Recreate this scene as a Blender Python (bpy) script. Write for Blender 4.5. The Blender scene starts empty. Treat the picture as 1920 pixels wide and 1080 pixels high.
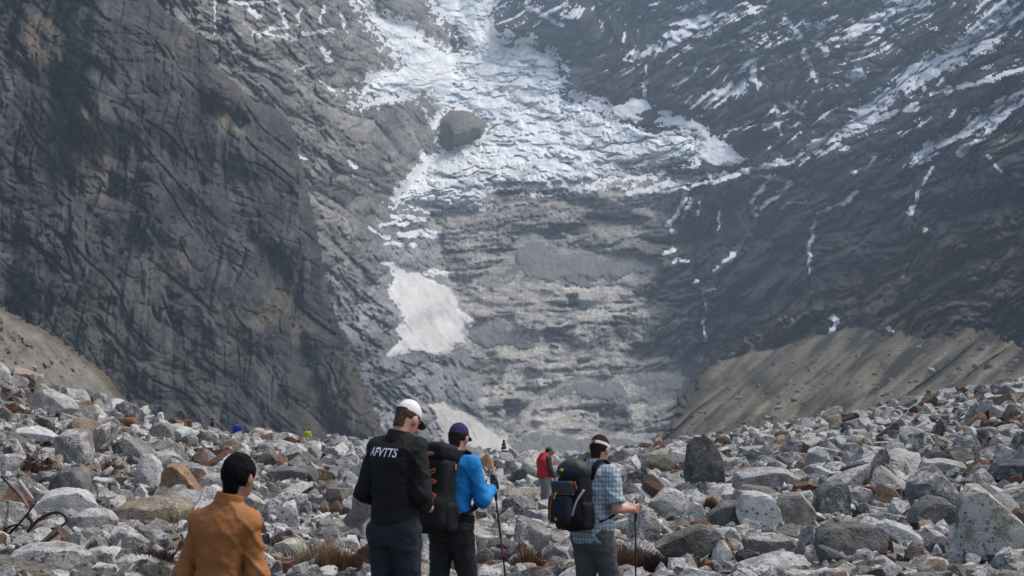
import bpy, bmesh, math, random
import numpy as np
from mathutils import Vector, Matrix

S = bpy.context.scene
COL = S.collection

# ---------------------------------------------------------------- camera, sky, sun, exposure
FPX = 2317.0                      # focal length in photo pixels (photo is 1920 wide)
PITCH = math.atan((850.0 - 540.0) / FPX)
CAMZ = 1.62
cam_d = bpy.data.cameras.new('camera')
cam_d.sensor_width = 36.0
cam_d.lens = 36.0 * FPX / 1920.0
cam_d.clip_start = 0.05
cam_d.clip_end = 20000.0
cam = bpy.data.objects.new('camera', cam_d)
cam.location = (0, 0, CAMZ)
cam.rotation_euler = (math.pi / 2 + PITCH, 0, 0)
COL.objects.link(cam)
S.camera = cam

SUN_DIR = Vector((0.46, 0.10, 0.88)).normalized()       # towards the sun
world = bpy.data.worlds.new('World')
S.world = world
world.use_nodes = True
wn = world.node_tree
for n in list(wn.nodes):
    wn.nodes.remove(n)
wo = wn.nodes.new('ShaderNodeOutputWorld')
wb = wn.nodes.new('ShaderNodeBackground')
ws = wn.nodes.new('ShaderNodeTexSky')
ws.sky_type = 'NISHITA'
ws.sun_disc = False
ws.sun_elevation = math.asin(SUN_DIR.z)
ws.sun_rotation = math.atan2(SUN_DIR.x, SUN_DIR.y)
ws.altitude = 500
ws.air_density = 1.0
ws.dust_density = 6.0
ws.ozone_density = 0.4
wb.inputs['Strength'].default_value = 0.092
wn.links.new(ws.outputs[0], wb.inputs[0])
wn.links.new(wb.outputs[0], wo.inputs[0])
sun_d = bpy.data.lights.new('sun', 'SUN')
sun_d.energy = 1.2
sun_d.angle = math.radians(22)
sun_d.color = (1.0, 0.965, 0.92)
sun = bpy.data.objects.new('sun', sun_d)
sun.rotation_euler = SUN_DIR.to_track_quat('Z', 'Y').to_euler()
sun.location = (60, 40, 200)
COL.objects.link(sun)
S.view_settings.view_transform = 'Standard'
S.view_settings.look = 'None'
S.view_settings.gamma = 1.0
S.view_settings.use_curve_mapping = False
S.view_settings.exposure = 1.05
S.render.film_transparent = False
S.cycles.max_bounces = 6
S.cycles.diffuse_bounces = 3
S.cycles.volume_bounces = 1
S.cycles.filter_width = 1.5
S.cycles.use_denoising = True

# ---------------------------------------------------------------- numpy noise
_rng = np.random.RandomState(7)
_PERM = np.concatenate([_rng.permutation(256)] * 3).astype(np.int32)
_GR = _rng.normal(size=(256, 3)).astype(np.float32)
_GR /= np.linalg.norm(_GR, axis=1)[:, None]

def perlin(x, y, z=None):
    x = np.asarray(x, np.float32); y = np.asarray(y, np.float32)
    z = np.zeros_like(x) if z is None else np.asarray(z, np.float32)
    x, y, z = np.broadcast_arrays(x, y, z)
    xi = np.floor(x).astype(np.int32); yi = np.floor(y).astype(np.int32); zi = np.floor(z).astype(np.int32)
    xf = x - xi; yf = y - yi; zf = z - zi
    xi &= 255; yi &= 255; zi &= 255
    u = xf * xf * xf * (xf * (xf * 6 - 15) + 10)
    v = yf * yf * yf * (yf * (yf * 6 - 15) + 10)
    w = zf * zf * zf * (zf * (zf * 6 - 15) + 10)
    def g(dx, dy, dz):
        h = _PERM[_PERM[_PERM[(xi + dx) & 255] + ((yi + dy) & 255)] + ((zi + dz) & 255)]
        gr = _GR[h]
        return gr[..., 0] * (xf - dx) + gr[..., 1] * (yf - dy) + gr[..., 2] * (zf - dz)
    def lerp(a, b, t):
        return a + (b - a) * t
    x00 = lerp(g(0, 0, 0), g(1, 0, 0), u); x10 = lerp(g(0, 1, 0), g(1, 1, 0), u)
    x01 = lerp(g(0, 0, 1), g(1, 0, 1), u); x11 = lerp(g(0, 1, 1), g(1, 1, 1), u)
    return lerp(lerp(x00, x10, v), lerp(x01, x11, v), w) * 1.6

def fbm(x, y, z=None, octaves=4, gain=0.5, lac=2.03, ridged=False):
    x = np.asarray(x, np.float32); y = np.asarray(y, np.float32)
    z = np.zeros_like(x) if z is None else z
    s = 0; a = 1.0; t = 0; f = 1.0
    for i in range(octaves):
        n = perlin(x * f + 17.3 * i, y * f + 5.1 * i, z * f + 31.7 * i)
        if ridged:
            n = 1.0 - 2.0 * np.abs(n)
        s = s + a * n; t += a; a *= gain; f *= lac
    return s / t

def grooves(x, y, z, width=.07):
    """thin winding lines (1 on the line) along the zero set of a noise field"""
    n = np.abs(fbm(x, y, z, 2, .35))
    return sstep(width, 0.0, n)

def sstep(a, b, x):
    t = np.clip((x - a) / (b - a), 0, 1)
    return t * t * (3 - 2 * t)

def crag(x, y, seed, k=1.0, tilt=0.9, var=0.5, crack=0.0, cell=False):
    """faceted relief: the upper envelope of randomly turned polyhedral cones, one per jittered cell (0 about the mean)"""
    x = np.asarray(x, np.float32); y = np.asarray(y, np.float32)
    xi = np.floor(x).astype(np.int32); yi = np.floor(y).astype(np.int32)
    tab = np.random.RandomState(seed).rand(4096, 8).astype(np.float32)
    best = np.full(x.shape, -9, np.float32); second = best.copy(); cv = np.zeros_like(best)
    for dx in (-1, 0, 1):
        for dy in (-1, 0, 1):
            cx = xi + dx; cy = yi + dy
            h = (_PERM[(_PERM[cx & 255] + cy) & 255] * 16 + ((cx * 7 + cy * 13) & 15)) & 4095
            r = tab[h]
            ex = x - (cx + r[..., 0]); ey = y - (cy + r[..., 1])
            a = r[..., 2] * 3.14159; ca = np.cos(a); sa = np.sin(a)
            u = ex * ca + ey * sa; v = -ex * sa + ey * ca
            m = np.maximum(np.maximum(np.abs(u), np.abs(v) * (0.6 + r[..., 3])), np.abs(u * .5 + v * .86))
            hgt = (r[..., 4] - .5) * var + (r[..., 5] - .5) * tilt * ex + (r[..., 6] - .5) * tilt * ey - k * m
            second = np.maximum(second, np.minimum(best, hgt))
            if cell: cv = np.where(hgt > best, r[..., 7], cv)
            best = np.maximum(best, hgt)
    if cell:
        return cv - .5
    if crack:
        return best + 0.45 * k - crack * sstep(.10, 0.0, best - second)
    return best + 0.45 * k

def poly_sd(px, py, poly):
    """signed distance in photo pixels, positive inside"""
    poly = np.array(poly, np.float32)
    d2 = np.full(px.shape, 1e9, np.float32)
    inside = np.zeros(px.shape, bool)
    n = len(poly)
    for i in range(n):
        x0, y0 = poly[i]; x1, y1 = poly[(i + 1) % n]
        ex, ey = x1 - x0, y1 - y0
        L = ex * ex + ey * ey + 1e-9
        t = np.clip(((px - x0) * ex + (py - y0) * ey) / L, 0, 1)
        dx = px - (x0 + t * ex); dy = py - (y0 + t * ey)
        d2 = np.minimum(d2, dx * dx + dy * dy)
        if y0 != y1:
            c = ((y0 <= py) & (py < y1)) | ((y1 <= py) & (py < y0))
            xx = x0 + (py - y0) / (y1 - y0) * ex
            inside ^= c & (px < xx)
    d = np.sqrt(d2)
    return np.where(inside, d, -d)

def line_d(px, py, pts):
    d2 = np.full(px.shape, 1e9, np.float32)
    for (x0, y0), (x1, y1) in zip(pts[:-1], pts[1:]):
        ex, ey = x1 - x0, y1 - y0
        L = ex * ex + ey * ey + 1e-9
        t = np.clip(((px - x0) * ex + (py - y0) * ey) / L, 0, 1)
        dx = px - (x0 + t * ex); dy = py - (y0 + t * ey)
        d2 = np.minimum(d2, dx * dx + dy * dy)
    return np.sqrt(d2)

_cp, _sp = math.cos(PITCH), math.sin(PITCH)
def ray(px, py):
    """direction through a photo pixel scaled so that its y (away from the viewer) is 1"""
    u = (np.asarray(px, np.float64) - 960.0) / FPX
    v = (540.0 - np.asarray(py, np.float64)) / FPX
    dy = _cp - v * _sp
    dz = _sp + v * _cp
    return u / dy, dz / dy

def at(px, py, D):
    rx, rz = ray(px, py)
    return np.stack([rx * D, np.broadcast_to(D, np.shape(rx)) * 1.0, CAMZ + rz * D], -1)

# ---------------------------------------------------------------- object helpers
def tag(o, label=None, cat=None, group=None, kind=None):
    if label: o['label'] = label
    if cat: o['category'] = cat
    if group: o['group'] = group
    if kind: o['kind'] = kind
    return o

def link(name, me, mat=None, parent=None):
    o = bpy.data.objects.new(name, me)
    COL.objects.link(o)
    if mat is not None and me is not None and len(me.materials) == 0:
        me.materials.append(mat)
    if parent is not None:
        o.parent = parent
    return o

def empty(name, loc=(0, 0, 0), rz=0.0):
    o = bpy.data.objects.new(name, None)
    o.empty_display_size = 0.2
    o.location = loc
    o.rotation_euler = (0, 0, rz)
    COL.objects.link(o)
    return o

def np_mesh(name, verts, faces, smooth=True, attrs=None):
    """faces: (n,3) or (n,4) int array"""
    me = bpy.data.meshes.new(name)
    verts = np.asarray(verts, np.float32).reshape(-1, 3)
    faces = np.asarray(faces, np.int32)
    k = faces.shape[1]; nf = len(faces)
    me.vertices.add(len(verts)); me.vertices.foreach_set('co', verts.ravel())
    me.loops.add(nf * k); me.loops.foreach_set('vertex_index', faces.ravel())
    me.polygons.add(nf)
    me.polygons.foreach_set('loop_start', np.arange(0, nf * k, k, dtype=np.int32))
    me.polygons.foreach_set('loop_total', np.full(nf, k, np.int32))
    if smooth:
        me.polygons.foreach_set('use_smooth', np.ones(nf, bool))
    if attrs:
        for nm, a in attrs.items():
            a = np.asarray(a, np.float32)
            if a.ndim == 1:
                at_ = me.attributes.new(nm, 'FLOAT', 'POINT'); at_.data.foreach_set('value', a)
            else:
                if a.shape[1] == 3:
                    a = np.concatenate([a, np.ones((len(a), 1), np.float32)], 1)
                at_ = me.attributes.new(nm, 'FLOAT_COLOR', 'POINT'); at_.data.foreach_set('color', a.ravel())
    me.update(calc_edges=True)
    me.validate()
    return me

def grid_faces(nr, nc, keep=None):
    i = np.arange(nr * nc).reshape(nr, nc)
    q = np.stack([i[:-1, :-1], i[:-1, 1:], i[1:, 1:], i[1:, :-1]], -1).reshape(-1, 4)
    if keep is not None:
        k = keep.ravel()
        q = q[(k[q].any(1))]
    return q

def compact(verts, faces, attrs):
    used = np.zeros(len(verts), bool); used[faces.ravel()] = True
    idx = np.cumsum(used) - 1
    return verts[used], idx[faces], {k: v[used] for k, v in attrs.items()}

# ---------------------------------------------------------------- material helpers
class NT:
    def __init__(self, name):
        self.m = bpy.data.materials.new(name)
        self.m.use_nodes = True
        self.t = self.m.node_tree
        self.t.nodes.clear()
        self.out = self.n('ShaderNodeOutputMaterial')
        self.b = self.n('ShaderNodeBsdfPrincipled')
        self.t.links.new(self.b.outputs[0], self.out.inputs[0])
    def n(self, typ, **kw):
        n = self.t.nodes.new(typ)
        for k, v in kw.items():
            setattr(n, k, v)
        return n
    def put(self, sock, v):
        if hasattr(v, 'is_linked') or isinstance(v, bpy.types.NodeSocket):
            self.t.links.new(v, sock)
        else:
            if isinstance(v, (tuple, list)) and len(v) == 3 and sock.type == 'RGBA':
                v = (*v, 1)
            sock.default_value = v
    def attr(self, name, typ='GEOMETRY', out='Fac'):
        n = self.n('ShaderNodeAttribute', attribute_name=name, attribute_type=typ)
        return n.outputs[out]
    def pos(self):
        return self.n('ShaderNodeNewGeometry').outputs['Position']
    def obj(self):
        return self.n('ShaderNodeTexCoord').outputs['Object']
    def mapping(self, vec, scale=(1, 1, 1), rot=(0, 0, 0), loc=(0, 0, 0)):
        n = self.n('ShaderNodeMapping')
        self.put(n.inputs['Vector'], vec)
        n.inputs['Scale'].default_value = scale; n.inputs['Rotation'].default_value = rot
        self.put(n.inputs['Location'], loc)
        return n.outputs[0]
    def noise(self, vec, scale, detail=4, rough=0.55, dist=0.0):
        n = self.n('ShaderNodeTexNoise')
        self.put(n.inputs['Vector'], vec); n.inputs['Scale'].default_value = scale
        n.inputs['Detail'].default_value = detail; n.inputs['Roughness'].default_value = rough
        n.inputs['Distortion'].default_value = dist
        return n.outputs[0]
    def voro(self, vec, scale, feature='F1'):
        n = self.n('ShaderNodeTexVoronoi', feature=feature)
        self.put(n.inputs['Vector'], vec); n.inputs['Scale'].default_value = scale
        return n
    def ramp(self, fac, stops, interp='LINEAR'):
        n = self.n('ShaderNodeValToRGB')
        cr = n.color_ramp; cr.interpolation = interp
        while len(cr.elements) < len(stops):
            cr.elements.new(0.5)
        for e, (p, c) in zip(cr.elements, stops):
            e.position = p
            e.color = (*c, 1) if isinstance(c, (tuple, list)) else (c, c, c, 1)
        self.put(n.inputs[0], fac)
        return n.outputs[0]
    def mix(self, fac, a, b, blend='MIX'):
        n = self.n('ShaderNodeMix', data_type='RGBA', blend_type=blend)
        self.put(n.inputs[0], fac); self.put(n.inputs[6], a); self.put(n.inputs[7], b)
        return n.outputs[2]
    def math(self, op, a, b=0.0, c=None, clamp=False):
        n = self.n('ShaderNodeMath', operation=op, use_clamp=clamp)
        self.put(n.inputs[0], a); self.put(n.inputs[1], b)
        if c is not None: self.put(n.inputs[2], c)
        return n.outputs[0]
    def bump(self, h, strength=0.5, dist=0.1, normal=None):
        n = self.n('ShaderNodeBump')
        n.inputs['Strength'].default_value = strength; n.inputs['Distance'].default_value = dist
        self.put(n.inputs['Height'], h)
        if normal is not None: self.put(n.inputs['Normal'], normal)
        self.t.links.new(n.outputs[0], self.b.inputs['Normal'])
        return n.outputs[0]
    def set(self, col=None, rough=None, spec=None, **kw):
        if col is not None: self.put(self.b.inputs['Base Color'], col)
        if rough is not None: self.put(self.b.inputs['Roughness'], rough)
        if spec is not None: self.put(self.b.inputs['Specular IOR Level'], spec)
        for k, v in kw.items():
            self.put(self.b.inputs[k.replace('_', ' ')], v)
        return self.m
# ================================================================ MOUNTAINS
def plane_D(px, py, pts):
    P = [at(*p) for p in pts]
    n = np.cross(P[1] - P[0], P[2] - P[0])
    rx, rz = ray(px, py)
    c = n @ (P[0] - np.array([0, 0, CAMZ]))
    den = n[0] * rx + n[1] + n[2] * rz
    d = np.where(np.abs(den) < 1e-9, 1e5, c / np.where(np.abs(den) < 1e-9, 1, den))
    return np.where((d < 0) | (d > 9000), 9000, d)

def smin(ds, k):
    m = np.minimum.reduce(ds)
    s = 0
    for d in ds:
        s = s + np.exp(-(d - m) / k)
    return m - k * np.log(s)

GLACIER = [(655,-60),(662,0),(690,45),(712,72),(735,100),(752,122),(745,128),(715,135),(680,158),(672,166),(650,170),(660,188),
 (668,205),(700,192),(722,184),(762,180),(790,190),(803,205),(818,235),(826,262),(850,285),(800,302),(788,325),(765,342),(745,368),
 (735,388),(800,392),(860,398),(905,398),(916,385),(920,356),(1000,350),(1080,348),(1130,345),(1200,332),(1260,315),(1300,300),
 (1320,270),(1290,250),(1220,235),(1150,225),(1120,200),(1085,185),(1060,180),(1052,150),(1055,120),(1040,98),(1005,88),(990,78),
 (955,82),(920,65),(910,40),(925,22),(945,8),(950,-60),(800,-60),(812,0),(825,28),(850,55),(863,78),(855,90),(830,88),(800,76),
 (770,57),(735,38),(698,27),(680,0),(675,-60)]
ISLAND = [(826,225),(845,208),(880,210),(912,230),(905,248),(880,268),(840,277),(826,255)]
APRON = [(1112,188),(1150,192),(1190,182),(1215,185),(1250,200),(1300,222),(1325,240),(1345,258),(1372,268),(1400,298),(1375,312),
 (1340,315),(1310,300),(1300,285),(1318,262),(1290,243),(1230,235),(1160,225),(1135,212)]
CONE = [(720,492),(735,490),(745,500),(770,505),(800,515),(830,530),(850,545),(862,570),(880,590),(900,605),(895,612),(870,625),
 (882,645),(850,650),(845,668),(800,668),(770,660),(740,672),(722,675),(725,655),(745,640),(738,620),(752,600),(745,580),(730,565),
 (718,545),(735,520)]
CONE2 = [(800,758),(830,752),(870,770),(900,785),(930,810),(960,835),(990,856),(990,890),(850,890),(815,800)]
SCREE = [
 [(985,435),(1010,445),(1040,470),(1100,475),(1180,480),(1230,490),(1240,510),(1200,525),(1100,532),(960,532),(895,525),(930,505),(960,490),(970,465)],
 [(880,606),(940,600),(970,620),(1025,656),(960,662),(890,652),(868,630)],
 [(1080,705),(1130,712),(1180,700),(1250,690),(1345,640),(1300,720),(1240,762),(1180,760),(1110,755),(1060,750),(1000,762),(985,800),(960,818),(930,800),(985,765),(1040,725)],
 [(955,835),(1000,800),(1080,815),(1200,820),(1260,830),(1260,890),(945,890)]]
WEDGES = [[(682,-80),(700,26),(735,36),(770,55),(800,75),(855,88),(862,78),(845,52),(822,28),(808,-80)],
          [(950,-80),(945,10),(912,38),(922,64),(955,80),(1000,82),(1045,95),(1090,110),(1120,40),(1100,-80)]]
SNOWLINES = [  # (width, points): gullies and ledges that hold snow
 (8,[(1613,50),(1713,3)]),(5,[(1593,70),(1653,53)]),(5,[(1587,107),(1627,97),(1643,90)]),(12,[(1600,143),(1612,136)]),
 (9,[(1507,287),(1600,233),(1653,193),(1707,133),(1800,87),(1880,13)]),(5,[(1613,237),(1680,210),(1720,197)]),
 (7,[(1653,180),(1747,130),(1787,127)]),(7,[(1840,70),(1880,43),(1930,25)]),(5,[(1747,177),(1793,163),(1833,157),(1930,124)]),
 (9,[(1713,313),(1747,273),(1807,247),(1860,207),(1930,155)]),(6,[(1800,287),(1847,253),(1880,213),(1925,185)]),
 (4,[(1600,327),(1640,300)]),(5,[(1473,40),(1500,67),(1510,107),(1530,150)]),(6,[(1413,100),(1413,147),(1423,160)]),
 (4,[(1457,200),(1463,247)]),(4,[(1473,193),(1507,220)]),(4,[(1433,240),(1473,220)]),(6,[(1320,200),(1373,163)]),
 (6,[(1513,47),(1547,50),(1527,73),(1547,100)]),(7,[(1280,20),(1330,-6)]),(4,[(1533,400),(1573,383),(1607,363)]),
 (4,[(1527,413),(1523,440),(1517,460),(1520,513)]),(4,[(1747,313),(1720,367),(1707,400)]),(5,[(1733,433),(1738,428)]),
 (3,[(1853,293),(1880,327)]),(7,[(1547,587),(1568,605),(1555,633)]),(3.5,[(1663,613),(1680,630)]),(3,[(1707,493),(1690,517)]),
 (7,[(1221,88),(1242,92),(1271,79),(1292,63)]),(5,[(1175,115),(1208,102)]),(4,[(1210,125),(1208,180)]),
 (7,[(1025,29),(1062,4)]),(7,[(987,0),(996,17),(1021,29),(1054,50)]),(5,[(967,79),(996,69)]),(5,[(946,58),(962,63)]),
 (5,[(1267,158),(1300,137),(1317,108)]),(4,[(1390,60),(1430,40)]),(4,[(1340,90),(1380,70)]),
 (5,[(467,20),(490,33)]),(7,[(480,63),(527,67),(553,73)]),(5,[(507,50),(540,50),(527,20),(520,0)]),(5,[(560,47),(567,13)]),
 (6,[(567,63),(620,57)]),(5,[(600,40),(610,12)]),(6,[(603,93),(620,110)]),(3.5,[(553,130),(587,120)]),(3.5,[(600,153),(633,180)]),
 (4,[(553,290),(573,297)]),(2.5,[(401,0),(403,67)]),(5,[(430,3),(470,8),(520,0)]),(4,[(640,20),(650,60)]),
 (6,[(1180,362),(1250,346),(1330,330),(1400,326),(1450,331),(1482,342)]),(4,[(1220,362),(1290,351),(1360,336)]),
 (5,[(1450,335),(1420,360),(1410,380),(1415,402)]),(5,[(1482,345),(1440,375),(1425,390)]),(5,[(1510,378),(1465,388)]),
 (6,[(1290,365),(1270,400),(1246,425),(1270,435)]),(4,[(1300,370),(1280,410)]),(7,[(1246,472),(1258,470)]),(5,[(1262,490),(1290,487)]),
 (8,[(1393,455),(1375,480),(1350,502),(1335,525),(1328,546)]),(6,[(1305,528),(1330,547)]),(3,[(1320,545),(1320,600),(1322,640)]),
 (4,[(1312,383),(1310,405)]),(3,[(1348,395),(1346,440)]),(4,[(1385,320),(1500,296)]),
 (7,[(735,405),(770,410),(792,412)]),(5,[(715,420),(762,420)]),(8,[(745,442),(790,435),(822,439)]),(4,[(720,455),(780,462)]),
 (4,[(690,425),(730,447)]),(7,[(800,510),(850,515)]),(4,[(660,330),(700,345)]),(4,[(655,300),(668,318)]),(5,[(716,494),(738,496)])]
HOLLOWS = [(1047,630,26,17),(1168,618,22,24),(1230,660,54,15),(903,695,34,32),(1152,781,28,32),(1253,567,44,24),(1078,526,28,6),(1074,567,10,12),(1067,430,40,11),(1150,415,60,9),(1000,368,70,12),(760,690,22,14),(960,770,14,20)]
SLABS = [(915,563,44,26),(990,567,54,24),(1051,785,34,15),(1094,664,50,17),(1203,633,22,12),(1195,773,17,28),(1100,555,60,14),(960,700,30,26),(1150,500,70,12),(980,660,24,14),(800,735,40,24)]
def spots(px, py, lst):
    wx = px + 13 * fbm(px / 26, py / 20, 131.0, 4, .6); wy = py + 11 * fbm(px / 26, py / 20, 132.0, 4, .6)
    m = np.zeros_like(px)
    for (x, y, a, b) in lst:
        m = np.maximum(m, sstep(1.25, .7, np.maximum(np.abs(wx - x) / a, np.abs(wy - y) / b)))
    return m
BUNDLES = [(34,[(1500,300),(1600,235),(1700,150),(1800,95),(1900,10)]),(26,[(1700,320),(1800,250),(1930,160)]),(24,[(1560,80),(1640,45),(1730,0)]),
 (30,[(1390,120),(1480,60),(1560,40)]),(26,[(1410,245),(1500,200)]),(24,[(1280,60),(1400,20)]),(20,[(1300,195),(1390,160)]),(26,[(1820,90),(1925,30)]),(18,[(1060,30),(1120,0)]),(16,[(1180,110),(1290,60)])]
BROWN = [(1440,590),(1520,545),(1600,525),(1690,470),(1780,460),(1850,425),(2000,370),(2200,360),(2200,680),(1800,650),(1650,640),(1560,575)]

def backdrop_depth(px, py):
    """distance of the cirque's surface without fine relief"""
    wx = px + 26 * fbm(px / 160, py / 160, 3.3, 3)
    wy = py + 26 * fbm(px / 160, py / 160, 9.1, 3)
    H = np.interp(py, [-150, 0, 100, 250, 340, 560, 700, 830, 900], [3300, 2850, 2500, 2130, 1900, 1700, 1600, 1490, 1420])
    H = H + 0.0006 * 180 * np.abs(px - 1000) * 0.5
    R = plane_D(wx, wy, [(1920, 650, 900), (1330, 600, 1705), (1920, 0, 1500)])
    R2 = plane_D(wx, wy, [(1060, 150, 2260), (1420, 330, 1830), (1500, 0, 2150)])
    B = plane_D(wx, wy, [(300, 50, 1300), (700, 300, 1760), (655, 0, 2250)])
    L = plane_D(wx, wy, [(560, 420, 1230), (735, 480, 1640), (715, 820, 1440)])
    D = smin([H, R, np.where(R2 > 5000, 5000, R2), B, L], 22.0)
    return D, H, R, R2, B, L

def make_backdrop():
    xs = np.arange(150, 2200, 2.4); ys = np.arange(-150, 888, 2.2)
    px, py = np.meshgrid(xs, ys); px = px.astype(np.float32); py = py.astype(np.float32)
    D, H, R, R2, B, L = backdrop_depth(px, py)
    isH = sstep(40, -40, H - np.minimum.reduce([R, R2, B, L]))
    isR = sstep(40, -40, np.minimum(R, R2) - np.minimum.reduce([H, B, L]))
    isB = sstep(40, -40, B - np.minimum.reduce([H, R, R2, L]))
    isL = sstep(40, -40, L - np.minimum.reduce([H, R, R2, B]))
    wx = px + 9 * fbm(px / 60, py / 60, 1.7, 4); wy = py + 9 * fbm(px / 60, py / 60, 6.2, 4)
    gl = poly_sd(px, py, GLACIER)
    gl = np.minimum(gl, -poly_sd(px, py, ISLAND)); gl0 = gl
    # spurs standing out of the ice
    for w in WEDGES:
        D = D - 70 * sstep(0, 26, poly_sd(wx, wy, w))
    D = D - 120 * sstep(-6, 20, poly_sd(wx, wy, ISLAND))
    # right flank: ribs and ledges running up to the right
    w1 = fbm(px / 190, py / 190, 4.4, 2); w2 = fbm(px / 190, py / 190, 14.4, 2); w3 = fbm(px / 34, py / 34, 15.4, 3); w4 = fbm(px / 34, py / 34, 16.4, 3)
    qx = px + 48 * w1 + 2.5 * w3; qy = py + 48 * w2 + 2.5 * w4
    a = qx * 0.82 - qy * 0.57; b = qx * 0.57 + qy * 0.82
    r1 = crag(a / 150, b / 62, 11, crack=.25)
    r1b = crag(a / 60 + 3, b / 26, 12, crack=.3)
    r2 = crag(a / 26 + 7, b / 11, 13, crack=.3)
    r3 = fbm((qx + 0.25 * qy) / 52, (qy - .2 * qx) / 150, 7.3, 3, 0.5, ridged=True)
    r4 = fbm(px / 9, py / 7, 5.5, 3, 0.65)
    cr = crag(qx / 9, qy / 8, 14, crack=.3)
    gR = grooves(a / 260, b / 42, 26.0, .07) + .7 * grooves(a / 120, b / 16, 27.0, .06)
    relR = 74 * r1 + 36 * r1b + 15 * r2 + 14 * r3 + 4.0 * r4 + 5 * cr - 8 * gR
    # headwall: thin ledges, broken and uneven
    hx = px + 24 * w1 + 3 * w3; hy = py + 12 * w2 + 2 * w4
    tb = hy + 12 * fbm(px / 300, py / 160, 8.8, 3) + 0.05 * (px - 1000)
    def stairs(t, h, k):
        f = t / h; q = np.floor(f); fr = f - q
        return (q + sstep(1 - k, 1.0, fr) - f) * h
    am1 = sstep(.0, .5, fbm(px / 150, py / 40, 18.8, 3)); am2 = sstep(-.05, .5, fbm(px / 110, py / 36, 19.8, 3)); am3 = sstep(.0, .5, fbm(px / 80, py / 26, 20.8, 3))
    hl = 1.6 * am1 * stairs(tb, 53, 0.25) + 2.0 * am2 * stairs(tb + 4 * w3, 22, 0.3) + 1.8 * am3 * stairs(tb + 3 * w4, 10.5, 0.35)
    hb = crag(hx / 70, hy / 30, 15); hb2 = crag(hx / 30, hy / 15, 16, crack=.1); hb3 = crag(hx / 11, hy / 7, 17, crack=.2)
    hv = fbm(px / 6, py / 34, 4.1, 3, 0.6)
    hk = grooves(px / 120, (hy + .08 * px) / 16, 23.0, .05) + .7 * grooves(hx / 26, hy / 60, 24.0, .04)
    relH = sstep(230, 300, py) * (hl * 0.36) + 40 * crag(hx / 120, hy / 52, 25) + 14 * hb + 3.5 * hb2 + 3.5 * hb3 + 2 * hv + 3 * r4 - 5 * hk
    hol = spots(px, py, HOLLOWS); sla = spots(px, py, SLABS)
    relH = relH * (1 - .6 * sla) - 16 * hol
    # left slabs, bands dipping down to the right
    c = qx * 0.62 + qy * -0.78; dgl = qx * 0.78 + qy * 0.62
    l1 = crag(dgl / 110, c / 22, 18, crack=.3); l2 = crag(qx / 70, qy / 80, 19, crack=.2); l3 = crag(dgl / 36, c / 9, 20, crack=.3)
    relL = 17 * l1 + 30 * l2 + 5 * l3 + 4.0 * r4 + 6 * cr + 14 * crag(qx / 30, qy / 34, 22, crack=.3)
    gB = grooves(dgl / 260, c / 34, 28.0, .07)
    relB = -7 * gB + 15 * l1 + 16 * crag(qx / 30, qy / 34, 22, crack=.3) + 46 * crag((qx + .4 * qy) / 95, qy / 120, 21, crack=.2) + 5 * l3 + 6 * r3 + 4 * r4 + 7 * cr
    rel = isR * relR + isH * relH + isL * relL + isB * relB
    tot = isR + isH + isL + isB + 1e-4
    rel = -rel / np.maximum(tot, 1)
    smooth = sstep(-18, 4, gl0)
    cone = np.maximum(poly_sd(px, py, CONE), poly_sd(px, py, CONE2))
    for p in SCREE:
        cone = np.maximum(cone, poly_sd(px, py, p))
    cone = np.maximum(cone, poly_sd(px, py, APRON))
    smooth = np.maximum(smooth, sstep(-14, 2, cone))
    rel = rel * (1 - 0.9 * smooth)
    D = D + rel
    V = at(px, py, D)
    # slope measure for where snow lies
    dVx = np.gradient(V, axis=1); dVy = np.gradient(V, axis=0)
    N = np.cross(dVx, -dVy); N /= np.linalg.norm(N, axis=2)[..., None] + 1e-9
    N *= np.where(N[..., 1:2] > 0, -1, 1)
    nz = N[..., 2]
    nzs = nz.copy()
    for _ in range(2):
        nzs = (nzs + np.roll(nzs, 1, 0) + np.roll(nzs, -1, 0) + np.roll(nzs, 1, 1) + np.roll(nzs, -1, 1)) / 5
    # ---- snow
    nf = fbm(px / 16, py / 12, 3.9, 4, 0.6); nl = fbm(px / 90, py / 70, 5.9, 4)
    nf2 = fbm(px / 5, py / 4.2, 83.9, 2, 0.6)
    snow = np.zeros_like(px)
    swx = px + 11 * fbm(px / 26, py / 22, 12.7, 4, .6); swy = py + 11 * fbm(px / 26, py / 22, 16.2, 4, .6)
    for w, pts in SNOWLINES:
        d = line_d(swx, swy, pts)
        if pts[0][0] > 1290 and pts[0][1] < 340:
            ww = w * (0.85 + 1.1 * nf + 0.5 * nf2 + 0.5 * r2)
        else:
            ww = w * ((0.72 + 0.8 * nf + 0.55 * nf2) if pts[0][0] > 660 else (0.62 + 1.5 * nf + 0.8 * nf2))
        snow = np.maximum(snow, sstep(-2.2, 1.8, ww - d) * 0.95)
    lineR = py - np.interp(px, [1040, 1200, 1300, 1420, 1500, 1700, 1920, 2200], [120, 170, 230, 300, 330, 330, 300, 280])
    highR = sstep(40, -120, lineR) * isR
    bund = np.zeros_like(px)
    bx_ = px + 10 * w3; by_ = py + 10 * w4
    for w, pts in BUNDLES:
        bund = np.maximum(bund, sstep(w, .25 * w, line_d(bx_, by_, pts)))
    lo = fbm(a / 260, b / 70, 45.9, 4, .55); stk = fbm(a / 62, b / 5.2, 46.9, 3, .6)
    fl = 1.75 * stk + 0.7 * bund + 0.35 * nf2 + 0.9 * (nzs - .6) + .7 * lo + .3 * highR - 0.74
    snow = np.maximum(snow, sstep(0.0, 0.14, fl) * sstep(0.05, 0.35, highR))
    highB = isB * sstep(170, 30, py + 0.10 * (px - 480)) * sstep(410, 480, px)
    fb = (nzs - 0.6) * 3 + 0.9 * nf + 0.9 * nl + .4 * nf2 - 0.2
    snow = np.maximum(snow, sstep(0.0, 0.2, fb) * highB * 0.95)
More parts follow.
